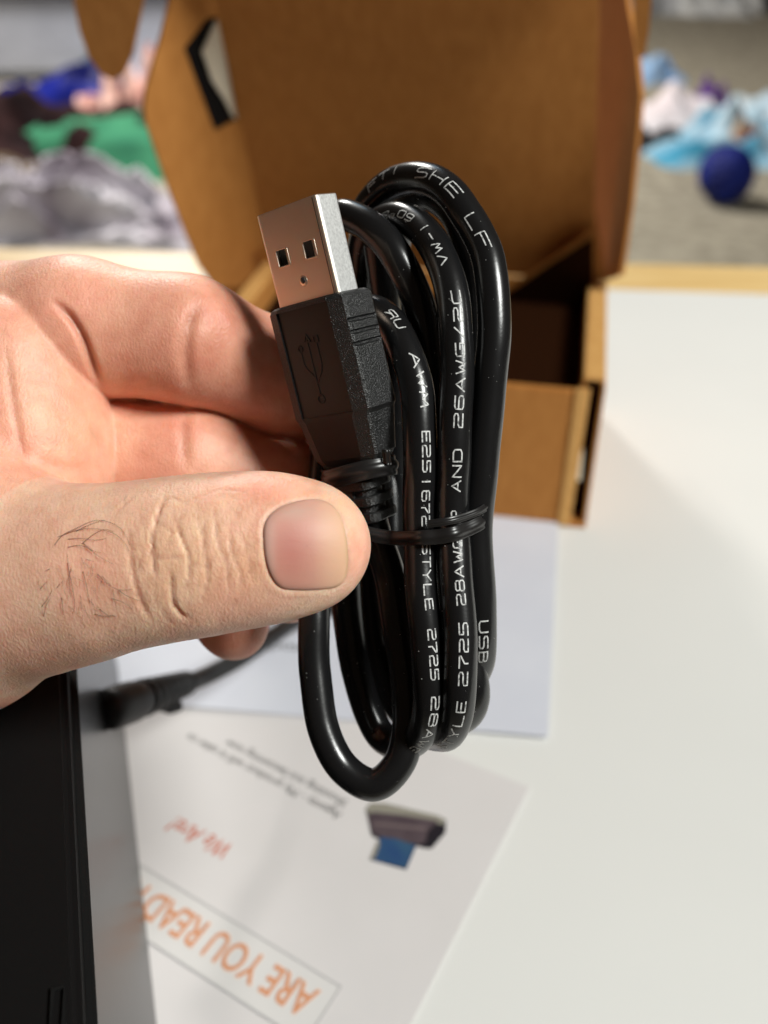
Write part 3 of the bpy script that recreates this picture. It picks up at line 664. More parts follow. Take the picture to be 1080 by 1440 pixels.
# ------------------------------------------------------------------ hand, one continuous surface grown from a distance field (camera mm)
def rcone(p, a, b, r1, r2, zs=1.0):
    if zs != 1.0:
        f = np.array([1, 1, zs]); p = p*f; a = a*f; b = b*f
    ba = b-a; l2 = ba@ba; rr_ = r1-r2; a2 = l2-rr_*rr_; il2 = 1/l2
    pa = p-a; y = pa@ba; z = y-l2
    x2 = np.sum((pa*l2-y[..., None]*ba)**2, -1); y2 = y*y*l2; z2 = z*z*l2
    k = np.sign(rr_)*rr_*rr_*x2
    o = (np.sqrt(x2*a2*il2)+y*rr_)*il2-r1
    o = np.where(np.sign(z)*a2*z2 > k, np.sqrt(x2+z2)*il2-r2, o)
    o = np.where((np.sign(z)*a2*z2 <= k) & (np.sign(y)*a2*y2 < k), np.sqrt(x2+y2)*il2-r1, o)
    return o
def smin(a, b, k):
    h = np.maximum(k-np.abs(a-b), 0)/k; return np.minimum(a, b)-h*h*k*.25
def chain(p, pts, k=4.0, zs=1.0):
    r = None
    for (a, b) in zip(pts[:-1], pts[1:]):
        d = rcone(p, pxd(a[:3]), pxd(b[:3]), a[3], b[3], zs)
        r = d if r is None else smin(r, d, k)
    return r
TH_ = [(-190, 900, 158, 19), (-70, 852, 143, 14.2), (60, 815, 136, 12.0), (150, 800, 132.5, 10.3), (250, 784, 130.5, 9.45), (325, 774, 130, 8.8), (395, 768, 130, 8.2), (438, 767, 130.2, 7.8)]
IX_ = [(-330, 560, 172, 15), (-70, 468, 157, 11.4), (110, 462, 151, 10.6), (262, 477, 149.2, 9.3), (395, 532, 157.5, 8.6), (490, 566, 165, 8.0)]
MD_ = [(-330, 640, 176, 15), (-70, 600, 160, 11.4), (110, 634, 157, 9.9), (268, 648, 156.5, 9.0), (395, 692, 161, 8.5), (480, 722, 166, 7.8)]
RG_ = [(-330, 720, 178, 15), (-60, 690, 166, 10.8), (130, 715, 162, 9.2), (290, 742, 160, 8.4), (385, 795, 161, 7.4), (411, 816, 161, 7.0)]
PK_ = [(-330, 790, 178, 14), (-60, 770, 170, 9.6), (120, 772, 167, 8.0), (250, 795, 164, 7.0), (318, 850, 161, 5.9), (329, 882, 160, 5.5)]
PM_ = [(20, 522, 148.6, 12.2), (34, 640, 149, 12.6)]
TN_ = [(-104, 575, 146, 12.8), (-78, 700, 143, 14.0), (-70, 850, 144, 14)]
WR_ = [(-240, 690, 168, 20), (-520, 760, 182, 25), (-900, 830, 200, 27)]
def groups(p):
    th = chain(p, TH_, 6, 1.14); ix = chain(p, IX_, 3.2); md = chain(p, MD_, 3.2); rg = chain(p, RG_, 4); pk = chain(p, PK_, 4)
    pm = chain(p, PM_, 6); tn = chain(p, TN_, 8); wr = chain(p, WR_, 10)
    pm = smin(pm, rcone(p, pxd((34, 640, 149)), pxd((-240, 690, 168)), 12.6, 18), 8)
    return th, ix, md, rg, pk, pm, tn, wr
def sdf(p):
    th, ix, md, rg, pk, pm, tn, wr = groups(p)
    f = smin(ix, md, .4); f = smin(f, rg, .9); f = smin(f, pk, .9)
    f = smin(f, pm, .5)
    t = smin(th, tn, 9)
    f = smin(f, t, 1.2); f = smin(f, wr, 14)
    return f
def grad(p, e=.05):
    g = np.zeros_like(p)
    for k in range(3):
        dv = np.zeros(3); dv[k] = e; g[:, k] = (sdf(p+dv)-sdf(p-dv))/(2*e)
    return g
def surface_nets(lo, hi, h):
    ns = [int((b-a)/h)+1 for a, b in zip(lo, hi)]
    ax = [lo[k]+h*np.arange(ns[k]) for k in range(3)]
    val = np.empty(ns, np.float32)
    for i in range(0, ns[0], 8):
        g = np.stack(np.meshgrid(ax[0][i:i+8], ax[1], ax[2], indexing='ij'), -1)
        val[i:i+8] = sdf(g.reshape(-1, 3)).reshape(g.shape[:3])
    ins = val < 0
    c = sum(ins[a:ns[0]-1+a, b:ns[1]-1+b, d:ns[2]-1+d].astype(np.int8) for a in (0, 1) for b in (0, 1) for d in (0, 1))
    act = (c > 0) & (c < 8); idx = -np.ones(act.shape, np.int64); cells = np.argwhere(act); idx[act] = np.arange(len(cells))
    acc = np.zeros((len(cells), 3)); cnt = np.zeros(len(cells))
    cor = [(a, b, d) for a in (0, 1) for b in (0, 1) for d in (0, 1)]
    for u in cor:
        for k in range(3):
            if u[k] == 0:
                v = list(u); v[k] = 1
                va = val[cells[:, 0]+u[0], cells[:, 1]+u[1], cells[:, 2]+u[2]]; vb = val[cells[:, 0]+v[0], cells[:, 1]+v[1], cells[:, 2]+v[2]]
                m = (va < 0) != (vb < 0); t = np.where(m, va/(va-vb+1e-12), 0)
                q = np.tile(np.array(u, float), (len(cells), 1)); q[:, k] = t
                acc[m] += q[m]; cnt[m] += 1
    V = np.array(lo)+(cells+acc/cnt[:, None])*h
    quads = []
    for k in range(3):
        a, b = [(1, 2), (2, 0), (0, 1)][k]
        sl0 = [slice(None)]*3; sl1 = [slice(None)]*3; sl0[k] = slice(0, -1); sl1[k] = slice(1, None)
        ch = ins[tuple(sl0)] != ins[tuple(sl1)]; e = np.argwhere(ch)
        e = e[(e[:, a] > 0) & (e[:, b] > 0) & (e[:, a] < ns[a]-1) & (e[:, b] < ns[b]-1)]
        fl = ins[e[:, 0], e[:, 1], e[:, 2]]
        def I(da, db): q = e.copy(); q[:, a] -= da; q[:, b] -= db; return idx[q[:, 0], q[:, 1], q[:, 2]]
        Q = np.stack([I(1, 1), I(0, 1), I(0, 0), I(1, 0)], 1); Q[~fl] = Q[~fl][:, ::-1]; quads.append(Q)
    return V, np.vstack(quads)
LO, HI = (-128, -62, 112), (2, 62, 214)
hv, hq = surface_nets(LO, HI, .75)
def newton(v, it=2):
    for _ in range(it):
        g = grad(v); f = sdf(v); v = v-g*(np.clip(f, -1, 1)/np.maximum(np.sum(g*g, 1), .2))[:, None]
    return v
cutm = hv[:, 0] < LO[0]+1.0
hv = np.where(cutm[:, None], hv, newton(hv))
# refine what the photograph shows closely (thumb): split quads there
hpx = lambda v: np.stack([540+FPX*v[:, 0]/v[:, 2], 720-FPX*v[:, 1]/v[:, 2]], 1)
def refine(v, q, sel):
    """split selected quads 1 -> 4; neighbours get the extra edge points as n-gons"""
    ed = {}; nv = [v]; k = len(v); faces = []; add = []
    selq = q[sel]
    def mid(a, b):
        nonlocal k
        key = (a, b) if a < b else (b, a)
        if key not in ed: ed[key] = k; add.append((v[a]+v[b])*.5); k += 1
        return ed[key]
    for a, b, c, d in selq.tolist():
        ab, bc, cd, da = mid(a, b), mid(b, c), mid(c, d), mid(d, a)
        m = k; k += 1; add.append((v[a]+v[b]+v[c]+v[d])*.25)
        faces += [(a, ab, m, da), (ab, b, bc, m), (m, bc, c, cd), (da, m, cd, d)]
    for f in q[~sel].tolist():
        o = []
        for i in range(4):
            a, b = f[i], f[(i+1) % 4]; o.append(a); key = (a, b) if a < b else (b, a)
            if key in ed: o.append(ed[key])
        faces.append(tuple(o))
    return np.vstack([v, np.array(add)]), faces
cq = hv[hq].mean(1); cp = hpx(cq)
g_ = groups(cq); isth = (g_[0] < 1.2) & (cq[:, 2] < 136)
sel = (isth & (cp[:, 0] > -20) & (cp[:, 0] < 540)) | ((cp[:, 0] > -5) & (cp[:, 0] < 430) & (cp[:, 1] > 400) & (cp[:, 1] < 692) & (cq[:, 2] < 158))
nv0 = len(hv)
hv, hf = refine(hv, hq, sel)
hv[nv0:] = newton(hv[nv0:])
# normals and masks
gn = grad(hv); gn /= np.linalg.norm(gn, axis=1)[:, None]+1e-9
view = -hv/np.linalg.norm(hv, axis=1)[:, None]; facing = np.sum(gn*view, 1)
pp = hpx(hv); gv = groups(hv); thm = (gv[0] < .8) & (facing > .05)
def dist_poly(p, poly, closed=False):
    poly = np.asarray(poly, float); d = np.full(len(p), 1e9); tt = np.zeros(len(p)); n = len(poly)
    for i in range(n if closed else n-1):
        a, b = poly[i], poly[(i+1) % n]; ab = b-a; t = np.clip(((p-a)@ab)/(ab@ab), 0, 1)
        q = np.linalg.norm(p-(a+t[:, None]*ab), axis=1); m = q < d; d[m] = q[m]; tt[m] = (i+t[m])/max(1, n-1)
    return d, tt
def inside(p, poly):
    poly = np.asarray(poly, float); c = np.zeros(len(p), bool); n = len(poly)
    for i in range(n):
        a, b = poly[i], poly[(i+1) % n]
        m = ((a[1] > p[:, 1]) != (b[1] > p[:, 1])) & (p[:, 0] < (b[0]-a[0])*(p[:, 1]-a[1])/((b[1]-a[1])+1e-12)+a[0])
        c ^= m
    return c
disp = np.zeros(len(hv)); redl = np.zeros(len(hv))       # displacement along the normal (mm); redder skin in the lines
WRK = [([(235, 689), (227, 711), (217, 738), (213, 760), (214, 784), (217, 804), (219, 820)], 3.4, .42), ([(182, 740), (181, 771), (184, 798), (193, 833), (204, 860), (216, 878)], 4.0, .30),
 ([(247, 727), (253, 753), (263, 773), (267, 791), (265, 815), (261, 829)], 3.2, .36), ([(240, 802), (240, 824), (243, 847), (253, 862), (267, 873)], 3.6, .44),
 ([(271, 720), (282, 742), (287, 764), (288, 784), (293, 804), (289, 829), (282, 853)], 2.8, .26), ([(300, 704), (303, 733), (307, 764), (318, 791), (321, 811), (322, 844)], 2.7, .24),
 ([(322, 733), (324, 760), (329, 784), (338, 804), (338, 833)], 2.6, .20), ([(331, 738), (344, 764), (351, 793), (349, 815)], 2.6, .15),
 ([(220, 733), (238, 747), (249, 753)], 2.4, .14), ([(216, 784), (233, 787), (244, 782), (260, 789)], 2.4, .17), ([(267, 793), (287, 798), (300, 800)], 2.4, .13), ([(191, 698), (175, 708), (160, 724)], 3, .13),
 ([(275, 695), (277, 715), (282, 735)], 2.4, .12), ([(196, 745), (208, 765), (205, 790)], 2.4, .12), ([(252, 838), (262, 820), (268, 845)], 2.4, .12), ([(225, 850), (232, 868), (246, 880)], 2.6, .12), ([(225, 705), (246, 700), (262, 712)], 2.6, .10)]
for poly, wd, dp in WRK:
    poly = np.array(spline(np.c_[np.array(poly, float), np.zeros(len(poly))], 4.0))[:, :2]
    jit = rng.normal(0, .5, poly.shape); poly = poly+jit
    d, t = dist_poly(pp, poly); fade = np.clip(np.minimum(t, 1-t)*5, 0, 1)
    wd *= .62; dp *= 1.1; e = np.exp(-(d/wd)**2)*fade*thm
    disp -= dp*e; redl += e*min(1, dp*2.6)
    disp += .04*dp*np.exp(-((d-wd*2.4)/(wd*1.5))**2)*fade*thm
for i in range(95):                                      # fine crossing skin lines over the knuckle
    cx = rng.uniform(170, 362); cy = 775+rng.normal(0, 42); a = math.pi/2+rng.normal(0, .38)+(.9 if rng.random() < .25 else 0); L = rng.uniform(8, 30)
    q = np.array([(cx+math.cos(a)*L*t+rng.normal(0, 1.2), cy+math.sin(a)*L*t) for t in (-1, -.3, .3, 1)])
    m = (np.abs(pp[:, 0]-cx) < 45) & (np.abs(pp[:, 1]-cy) < 45) & thm
    d, t = dist_poly(pp[m], q); e = np.exp(-(d/1.7)**2)*np.clip(np.minimum(t, 1-t)*4, 0, 1)
    disp[m] -= rng.uniform(.04, .10)*e; redl[m] += e*.22
NAIL = [(370.5, 759), (371, 740), (379, 724), (398, 711), (426, 703), (449, 702), (466, 709), (479, 725), (484.5, 742), (488.6, 768), (489.5, 793), (486, 813), (478, 824), (449, 829), (419, 830), (394, 827), (381, 811), (373, 785)]
NAILs = spline(np.c_[np.array(NAIL+NAIL[:1], float), np.zeros(len(NAIL)+1)], 3.0)[:-1, :2]
dn, _ = dist_poly(pp, NAILs); inn = inside(pp, NAILs); sd_ = np.where(inn, -dn, dn)
prox = np.clip((470-pp[:, 0])/60, 0, 1)                   # 1 at the nail root, 0 at the free edge
disp += thm*np.where(sd_ < 0, -.55*np.clip(-sd_/5+.25, 0, 1), -.10*np.exp(-(sd_/1.8)**2)) * (.35+.65*prox)
disp += thm*(sd_ > 0)*.10*np.exp(-((sd_-7)/5)**2)*(.3+.7*prox)
redl += thm*.5*np.exp(-(sd_/2.2)**2)*(sd_ > -2)
# finger joint creases and lines on palm
for poly, wd, dp in [([(286, 418), (272, 440), (264, 470), (262, 505), (266, 556)], 9, .55), ([(278, 430), (252, 470), (250, 520)], 5, .10), ([(262, 575), (258, 610), (262, 665)], 9, .45), ([(70, 420), (98, 445), (118, 480), (132, 520), (146, 548)], 6, 1.1),
                     ([(8, 480), (14, 540), (26, 610), (42, 678)], 6, .30), ([(30, 480), (60, 540), (100, 600)], 10, .12), ([(128, 590), (140, 620), (152, 660)], 7, .3), ([(60, 650), (100, 660), (130, 656)], 8, .15), ([(310, 430), (322, 455), (326, 470)], 7, -.15)]:
    d, t = dist_poly(pp, spline(np.c_[np.array(poly, float), np.zeros(len(poly))], 5.0)[:, :2]); fade = np.clip(np.minimum(t, 1-t)*4, 0, 1)
    e = np.exp(-(d/wd)**2)*fade*(gv[0] > 1.0)*(facing > 0)
    disp -= dp*e; redl += e*abs(dp)*1.4
hv2 = hv+gn*disp[:, None]
# gentle irregularity so that no contour is a perfect arc
lowf = np.zeros(len(hv))
for i in range(9):
    k = rng.normal(0, 1, 3); k = k/np.linalg.norm(k)*rng.uniform(.18, .5); lowf += np.sin(hv@k+rng.uniform(0, 6))*.5
hv2 += gn*(lowf*.055)[:, None]
W_ = c2w(hv2)
me = bpy.data.meshes.new('hand'); me.from_pydata(W_.tolist(), [], [tuple(f) for f in hf])
# skin tone per vertex (real colour differences: knuckle, flushed tip, finger pads)
def gau(cx, cy, sx, sy): return np.exp(-((pp[:, 0]-cx)/sx)**2-((pp[:, 1]-cy)/sy)**2)
base = np.array([.83, .545, .405]); pink = np.array([.82, .42, .30]); tan_ = np.array([.81, .51, .33]); red = np.array([.52, .20, .13])
col = np.tile(base, (len(hv), 1))
def mix(c, wgt): global col; wgt = np.clip(wgt, 0, 1)[:, None]; col = col*(1-wgt)+c*wgt
pad = (gv[0] > 1.0)*1.0
mix(pink, pad*.75); mix(red, pad*.55*gau(340, 500, 140, 120)); mix(tan_, pad*.5*gau(90, 600, 70, 70))
mix(red, (gv[3] < .8)*(gv[0] > 1.0)*.5+(gv[4] < .8)*(gv[0] > 1.0)*.5)
mix(tan_, (1-pad)*(.55*gau(250, 790, 80, 80)+.6*gau(355, 800, 30, 40)+.5*gau(480, 712, 40, 16)))
mix(pink, (1-pad)*(.75*gau(410, 688, 60, 22)+.7*gau(510, 790, 18, 50)+.35*gau(350, 690, 70, 25)+.4*gau(120, 800, 60, 40)))
mix(red, np.clip(redl, 0, 1)*.46)
col = np.c_[np.clip(col, 0, 1), np.ones(len(hv))]
ca_ = me.color_attributes.new('tone', 'FLOAT_COLOR', 'POINT'); ca_.data.foreach_set('color', col.ravel().astype(np.float32))
M_skin = mat('skin', rough=.46, spec=.42)
sb = bsdf(M_skin); sb.inputs['Subsurface Weight'].default_value = .85; sb.inputs['Subsurface Radius'].default_value = (1, .34, .18); sb.inputs['Subsurface Scale'].default_value = .0016
at = nd(M_skin, 'ShaderNodeVertexColor', layer_name='tone'); tcs = nd(M_skin, 'ShaderNodeTexCoord')
n1 = nd(M_skin, 'ShaderNodeTexNoise', Scale=420.0, Detail=5.0); ln(M_skin, tcs.outputs['Object'], n1.inputs['Vector'])
rp = nd(M_skin, 'ShaderNodeValToRGB'); rp.color_ramp.elements[0].position = .3; rp.color_ramp.elements[1].position = .7
rp.color_ramp.elements[0].color = (.86, .74, .70, 1); rp.color_ramp.elements[1].color = (1.05, 1.08, 1.1, 1)
ln(M_skin, n1.outputs['Fac'], rp.inputs[0])
mx = nd(M_skin, 'ShaderNodeMix', data_type='RGBA', blend_type='MULTIPLY'); mx.inputs[0].default_value = .6
ln(M_skin, at.outputs['Color'], mx.inputs[6]); ln(M_skin, rp.outputs[0], mx.inputs[7]); n2 = nd(M_skin, 'ShaderNodeTexNoise', Scale=110.0, Detail=3.0); ln(M_skin, tcs.outputs['Object'], n2.inputs['Vector'])
rp2 = nd(M_skin, 'ShaderNodeValToRGB'); rp2.color_ramp.elements[0].position = .35; rp2.color_ramp.elements[1].position = .65
rp2.color_ramp.elements[0].color = (1.0, .86, .84, 1); rp2.color_ramp.elements[1].color = (1.02, 1.04, 1.0, 1)
ln(M_skin, n2.outputs['Fac'], rp2.inputs[0])
mx2 = nd(M_skin, 'ShaderNodeMix', data_type='RGBA', blend_type='MULTIPLY'); mx2.inputs[0].default_value = .8
ln(M_skin, mx.outputs[2], mx2.inputs[6]); ln(M_skin, rp2.outputs[0], mx2.inputs[7]); ln(M_skin, mx2.outputs[2], sb.inputs['Base Color'])
vo_ = nd(M_skin, 'ShaderNodeTexVoronoi', feature='DISTANCE_TO_EDGE', Scale=1150.0); mpv = nd(M_skin, 'ShaderNodeMapping'); mpv.inputs['Rotation'].default_value = (.3, .5, .4); mpv.inputs['Scale'].default_value = (1.5, .8, .8)
ln(M_skin, tcs.outputs['Object'], mpv.inputs[0]); ln(M_skin, mpv.outputs[0], vo_.inputs['Vector'])
bv0 = nd(M_skin, 'ShaderNodeBump', Strength=.45, Distance=.00016); ln(M_skin, vo_.outputs['Distance'], bv0.inputs['Height']); ln(M_skin, bv0.outputs[0], sb.inputs['Normal'])
noise_bump(M_skin, 2300, .00007, .45, 4, 'ShaderNodeTexVoronoi'); noise_bump(M_skin, 1300, .00008, .4, 6)
hand = link('hand', me, M_skin, None, True)
tag(hand, "person's left hand with hairy thumb pinching the coiled black cable", 'hand')
# nail plate
bvh = BVHTree.FromPolygons([tuple(p) for p in c2w(hv).tolist()], [tuple(f) for f in hf])
def hit(px, py):
    r = Vector(ray(px, py)).normalized(); h = bvh.ray_cast(Vector(cC), r)
    if h[0] is None: return None
    return (np.array(h[0])-cC)@cF*1000
gx, gy = np.meshgrid(np.linspace(372, 488, 16), np.linspace(704, 828, 16)); gp = np.c_[gx.ravel(), gy.ravel()]; gp = gp[inside(gp, NAILs)]
gd = np.array([hit(*p) for p in gp])
def feat(p):
    x, y = (p[:, 0]-430)/60, (p[:, 1]-766)/60; return np.stack([np.ones_like(x), x, y, x*x, x*y, y*y, y**4, x*y*y, x**3], 1)
cf = np.linalg.lstsq(feat(gp), gd, rcond=None)[0]
NN = len(NAILs); ringp = NAILs[:NN]; ctr = np.array([432., 767.])
V = []; Fc = []; NU = 14; cols = []
for k in range(NU+1):
    f = k/NU; pts = ctr+(ringp-ctr)*f
    d = feat(pts)@cf - .12 + .24*np.clip((f-.86)/.14, 0, 1)**2*np.clip((470-pts[:, 0])/60, .25, 1) + rng.normal(0, .004, len(pts))
    for p, dd in zip(pts, d): V.append(c2w(pxd((p[0], p[1], dd))))
    for p in pts:
        x, y = p
        c = np.array([.61, .335, .25]); 
        def m_(c, t, q): q = min(max(q, 0), 1); return c*(1-q)+np.array(t)*q
        c = m_(c, (.50, .185, .15), math.exp(-((x-408)/36)**2-((y-772)/60)**2)*.85)
        c = m_(c, (.54, .31, .25), max(0, (391-x)/12))
        c = m_(c, (.54, .33, .26), math.exp(-((x-412)/30)**2-((y-718)/12)**2)*.9)
        c = m_(c, (.69, .425, .275), max(0, (x-440)/40)*.9); c = m_(c, (.52, .34, .19), max(0, (x-484)/4)*.6)
        cols.append((*c, 1))
for k in range(NU):
    for i in range(NN): a = k*NN; j = (i+1) % NN; Fc.append((a+i, a+NN+i, a+NN+j, a+j))
# rim going down into the fold
b0 = len(V); 
for p in ringp:
    V.append(c2w(pxd((p[0], p[1], float(feat(p[None])@cf)+.55)))); cols.append((.45, .26, .17, 1))
for i in range(NN): j = (i+1) % NN; Fc.append((NU*NN+i, b0+i, b0+j, NU*NN+j))
M_nail = mat('nail', rough=.50, spec=.38); bsdf(M_nail).inputs['Subsurface Weight'].default_value = .35; bsdf(M_nail).inputs['Subsurface Scale'].default_value = .0006
va = nd(M_nail, 'ShaderNodeVertexColor', layer_name='tone'); ln(M_nail, va.outputs['Color'], bsdf(M_nail).inputs['Base Color'])
tcn = nd(M_nail, 'ShaderNodeTexCoord'); mpn = nd(M_nail, 'ShaderNodeMapping'); mpn.inputs['Scale'].default_value = (40, 1300, 1300); nn_ = nd(M_nail, 'ShaderNodeTexNoise', Scale=1.0, Detail=2.0)
bn_ = nd(M_nail, 'ShaderNodeBump', Strength=.5, Distance=.00005); ln(M_nail, tcn.outputs['Object'], mpn.inputs[0]); ln(M_nail, mpn.outputs[0], nn_.inputs['Vector']); ln(M_nail, nn_.outputs['Fac'], bn_.inputs['Height']); ln(M_nail, bn_.outputs[0], bsdf(M_nail).inputs['Normal'])
me = bpy.data.meshes.new('thumb_nail'); me.from_pydata([tuple(v) for v in V], [], Fc)
ca_ = me.color_attributes.new('tone', 'FLOAT_COLOR', 'POINT'); ca_.data.foreach_set('color', np.array(cols, np.float32).ravel())
link('thumb_nail', me, M_nail, hand, True)
# hairs on the thumb
V, Fc = [], []
def hair(pts, r=.045):
    q = spline(np.c_[np.array(pts, float), np.zeros(len(pts))], 3.0)[:, :2]; path = []
    for i, p in enumerate(q):
        d = hit(*p)
        if d is None: return
        t = i/(len(q)-1); path.append(c2w(pxd((p[0], p[1], d-.10-.30*math.sin(math.pi*min(1, t*1.1))))))
    if len(path) < 3: return
    v, f = sweep(path, np.linspace(r, r*.45, len(path))/1000, 5); b = len(V)
    V.extend(v.tolist()); Fc.extend([tuple(i+b for i in x) for x in f])
HR = [[(230, 320), (260, 280), (320, 250), (400, 215), (470, 225), (520, 260), (548, 320)], [(245, 285), (330, 255), (400, 250), (470, 265), (520, 300), (545, 345)], [(285, 330), (320, 320), (360, 325), (420, 370), (480, 400)], [(345, 315), (400, 270), (450, 250), (480, 265)],
      [(285, 295), (340, 290), (400, 300), (450, 290)], [(320, 262), (390, 228), (440, 215)], [(350, 310), (390, 345), (425, 352)], [(285, 395), (295, 450), (310, 520), (316, 580), (305, 612)], [(350, 430), (365, 490), (378, 565)], [(175, 580), (200, 550), (220, 510)], [(410, 440), (450, 480), (500, 510), (560, 505)],
      [(500, 510), (545, 540), (595, 555)], [(420, 590), (460, 620), (490, 620)], [(400, 610), (440, 622), (480, 615)], [(430, 450), (470, 490)], [(365, 380), (395, 388)], [(210, 420), (190, 430)], [(240, 500), (265, 470)], [(185, 620), (195, 570), (215, 540)], [(260, 540), (268, 615)], [(470, 545), (520, 560), (560, 590)], [(170, 505), (195, 475)], [(300, 420), (290, 470), (300, 540)]]
for h in HR: hair([(x/3, 660+y/3) for x, y in h], .036)
for i in range(34):
    x, y = rng.normal(330, 105)/3, 660+rng.normal(500, 85)/3; a = rng.normal(1.05, .3); L = rng.uniform(10, 30)
    hair([(x, y), (x+math.cos(a)*L*.5+rng.normal(0, 3), y+math.sin(a)*L*.5), (x+math.cos(a)*L, y+math.sin(a)*L)], .017)
obj('thumb_hair', V, Fc, M_hair, hand, True, kind='stuff')

# ------------------------------------------------------------------ things lying about on the floor behind the table
def cloth(name, label, cat, px, py, rx, ry, h, m, seed, group=None, rot=0, rough=.5):
    """a crumpled heap: base at the floor point seen there; rx, ry, h in metres"""
    c = T(px, py, -.72); r = np.random.default_rng(seed); n = 44; V = []; Fc = []
    ks = [(r.normal(0, 1, 2)*r.uniform(2, 7), r.uniform(0, 6), r.uniform(.25, 1)) for _ in range(10)]
    for j in range(n+1):
        rad = (j/n)
        for i in range(n):
            a = 2*math.pi*i/n; lob = 1+.16*math.sin(3*a+seed)+.10*math.sin(5*a+seed*2)+.06*math.sin(9*a+seed)
            x, y = rad*math.cos(a)*lob, rad*math.sin(a)*lob
            wv = sum(w_*(1-2*abs(math.sin(k[0]*x+k[1]*y+f))) for k, f, w_ in ks)/3
            z = h*max(0, 1-rad**2.4)*(1+rough*wv)+.012*(1-rad)
            xr, yr = x*rx*math.cos(rot)-y*ry*math.sin(rot), x*rx*math.sin(rot)+y*ry*math.cos(rot)
            V.append((c[0]+xr, c[1]+yr, -.725+max(0, z)))
    for j in range(n):
        for i in range(n): k = (i+1) % n; Fc.append((j*n+i, j*n+k, (j+1)*n+k, (j+1)*n+i))
    o = obj(name, V, Fc, m, None, True); tag(o, label, cat, group); return o
def cm(name, a, b, scale, lo=.4, hi=.6, rough=.9): return noise_bump(noise_col(mat(name, rough=rough, spec=.15), a, b, scale, 5, lo, hi), 25, .01, .5)
cloth('fleece_blanket', 'fluffy pale lavender grey blanket heaped on the floor behind the table, left', 'blanket', 95, 322, .62, .20, .15, cm('lavender_fleece', lin(146, 136, 148), lin(220, 216, 224), 6, .34, .62), 3, rough=.9)
cloth('green_cloth', 'green cloth heaped behind the lavender blanket beside the box', 'cloth', 195, 226, .50, .26, .15, cm('green_cotton', lin(42, 104, 78), lin(64, 134, 100), 4), 5, rough=.2)
cloth('maroon_clothes', 'dark maroon clothes piled at the far left', 'clothes', 30, 225, .55, .34, .22, cm('maroon_cloth', lin(20, 9, 13), lin(46, 22, 22), 3), 8)
cloth('khaki_cloth', 'small khaki brown cloth at the foot of the maroon clothes pile', 'cloth', 8, 265, .30, .16, .08, cm('khaki_cloth', lin(78, 66, 50), lin(132, 118, 96), 5), 9)
cloth('blue_bag', 'deep blue plastic bag lying beyond the maroon clothes', 'bag', 112, 148, .36, .2, .13, cm('blue_plastic', lin(12, 16, 70), lin(22, 32, 122), 6, rough=.5), 11)
cloth('grey_shirt', 'dark teal shirt crumpled between the blue bag and the box', 'shirt', 140, 128, .18, .2, .17, cm('teal_grey', lin(40, 54, 60), lin(66, 78, 84), 6), 12)
cloth('pink_toy', 'pinkish patterned soft toy behind the green cloth', 'soft toy', 186, 160, .24, .2, .20, cm('pink_print', lin(150, 104, 96), lin(208, 172, 162), 9), 14, rough=.9)
# storage tub, with rim
def tub():
    c = T(50, 112, -.72); t = thing('storage_tub', 'long pale grey storage tub standing far back on the left', 'tub', tuple(c))
    bm = bmesh.new(); box_bm(bm, (c[0]+.05, c[1]+.2, -.72+.2), (1.5, .5, .40), None, .05, 3); bmobj('tub_body', bm, cm('tub_plastic', lin(160, 164, 176), lin(172, 176, 188), 3, rough=.5), t)
    bm = bmesh.new(); box_bm(bm, (c[0]+.05, c[1]+.2, -.72+.425), (1.6, .58, .05), None, .02, 3); bmobj('tub_lid', bm, cm('tub_lid_plastic', lin(172, 176, 186), lin(184, 186, 194), 3, rough=.5), t)
    return c
tc_ = tub()
cloth('black_boots', 'black shoes in a heap behind the grey tub', 'shoes', 78, 26, .5, .3, .26, cm('black_leather', lin(18, 18, 20), lin(48, 48, 50), 5), 21)
cloth('red_bag', 'dull red bag behind the grey tub at the far left', 'bag', 16, 22, .35, .3, .3, cm('red_cloth', lin(120, 40, 40), lin(160, 80, 70), 5), 22)
# right-hand side
cloth('white_shirt', 'white and pink shirt lying flat on the carpet beside the box', 'shirt', 938, 172, .34, .26, .10, cm('white_cotton', lin(206, 204, 210), lin(226, 216, 220), 4), 31)
cloth('shirt_shadow', 'dark heap standing in for the shadow under the white shirt', 'shadow', 940, 208, .22, .17, .06, cm('shirt_shadow_dark', lin(34, 32, 34), lin(62, 58, 58), 5), 32)  # shadow below the shirt, made as a dark heap
cloth('purple_sock', 'purple sock balled up at the right end of the white shirt', 'sock', 994, 160, .10, .12, .12, cm('purple_knit', lin(92, 62, 128), lin(130, 96, 160), 9), 33)
cloth('light_blue_cloth', 'small light blue cloth crumpled next to the box lid', 'cloth', 918, 112, .15, .17, .10, cm('sky_blue_print', lin(100, 140, 190), lin(160, 190, 222), 9), 34)
cloth('teal_shirt', 'teal and white patterned shirt spread behind the blue ball', 'shirt', 1040, 215, .36, .28, .12, cm('teal_print', lin(70, 150, 184), lin(196, 220, 234), 6), 35, rough=.8)
cloth('pale_towel', 'pale blue towel lying behind the teal shirt', 'towel', 1078, 166, .22, .22, .10, cm('pale_blue', lin(176, 200, 216), lin(206, 220, 228), 5), 36)
cloth('coral_cloth', 'coral and cream cloth scrap tucked against the blue ball', 'cloth', 1030, 220, .13, .10, .14, cm('coral_print', lin(214, 120, 96), lin(226, 214, 186), 12, .45, .55), 37)
cloth('white_laundry', 'white laundry heaped far back on the carpet', 'laundry', 985, 14, .55, .35, .22, cm('white_linen', lin(170, 174, 178), lin(224, 226, 226), 5), 38, rough=.9)
cloth('black_jacket', 'black jacket lying far back beside the white laundry', 'jacket', 1062, 8, .45, .3, .2, cm('black_cloth', lin(20, 20, 22), lin(50, 50, 54), 4), 39)
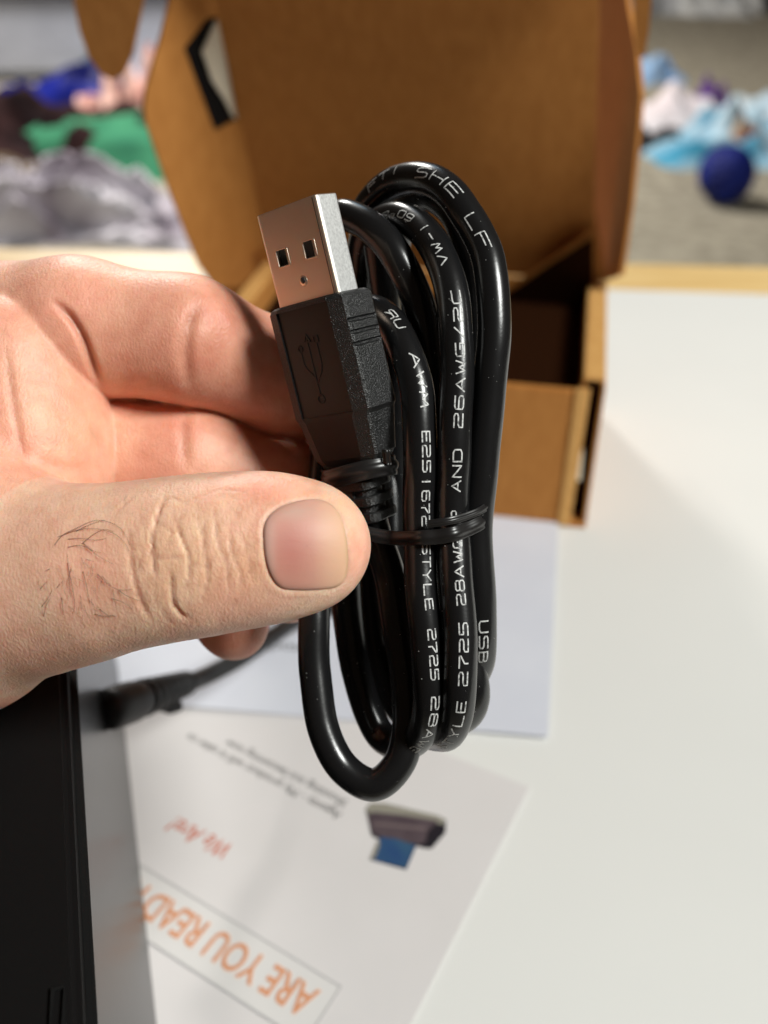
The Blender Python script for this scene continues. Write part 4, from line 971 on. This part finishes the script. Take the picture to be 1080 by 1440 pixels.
cloth('grey_jumper', 'grey jumper far back between box and white laundry', 'jumper', 908, 14, .28, .3, .2, cm('grey_wool', lin(96, 98, 104), lin(190, 192, 196), 7), 40)
for i, (px, py, rx, h, a, b, nm, lb, ct) in enumerate([
    (60, 196, .2, .10, (16, 12, 16), (34, 26, 32), 'black_sock', 'small black sock lying on the maroon clothes pile', 'sock'),
    (150, 206, .15, .06, (96, 74, 62), (140, 110, 92), 'brown_cloth', 'brown cloth scrap between maroon clothes and green cloth', 'cloth'),
    (205, 122, .2, .1, (150, 158, 180), (190, 196, 212), 'grey_pillow', 'pale grey blue pillow seen between box flap and lid ear', 'pillow'),
    (900, 204, .10, .05, (40, 42, 48), (76, 78, 84), 'dark_sock', 'dark grey sock on the carpet beside the box lid', 'sock'),
    (1062, 190, .13, .08, (226, 230, 236), (120, 176, 206), 'baby_sock', 'white and blue striped sock lying on the teal shirt', 'sock'),
    (978, 208, .12, .07, (88, 166, 196), (206, 190, 206), 'print_scarf', 'blue and pink print scarf at the left edge of the teal shirt', 'scarf'),
    (1030, 4, .2, .1, (40, 40, 44), (120, 122, 126), 'charcoal_shoe', 'charcoal shoe far back between white laundry and black jacket', 'shoe'),
    (1004, 152, .1, .07, (214, 150, 176), (236, 206, 216), 'pink_cloth', 'small pink cloth next to the purple sock', 'cloth')]):
    cloth(nm, lb, ct, px, py, rx, rx*.8, h, cm(nm+'_fabric', lin(*a), lin(*b), 8), 60+i, rough=.8)
# toy ball with seam and cap
bc = T(1014, 284, -.72); RB = .086
ball = thing('toy_ball', 'shiny dark blue ball on the carpet in front of the teal shirt', 'ball', tuple(bc))
bm = bmesh.new(); bmesh.ops.create_uvsphere(bm, u_segments=48, v_segments=28, radius=RB)
for v in bm.verts: v.co = v.co + Vector((bc[0], bc[1], -.72+RB))
bmobj('ball_skin', bm, noise_bump(noise_col(mat('blue_vinyl', rough=.6, spec=.3), lin(8, 20, 96), lin(14, 38, 136), 14), 40, .02), ball, True)
ang = np.linspace(0, 2*math.pi, 80, endpoint=False)
V, Fc = sweep([np.array([bc[0]+RB*math.cos(a), bc[1]+RB*math.sin(a)*.5, -.72+RB+RB*math.sin(a)*.866]) for a in ang], .003, 8, True)
obj('seam', V, Fc, mat('blue_seam', lin(8, 18, 84), .5), ball, True)
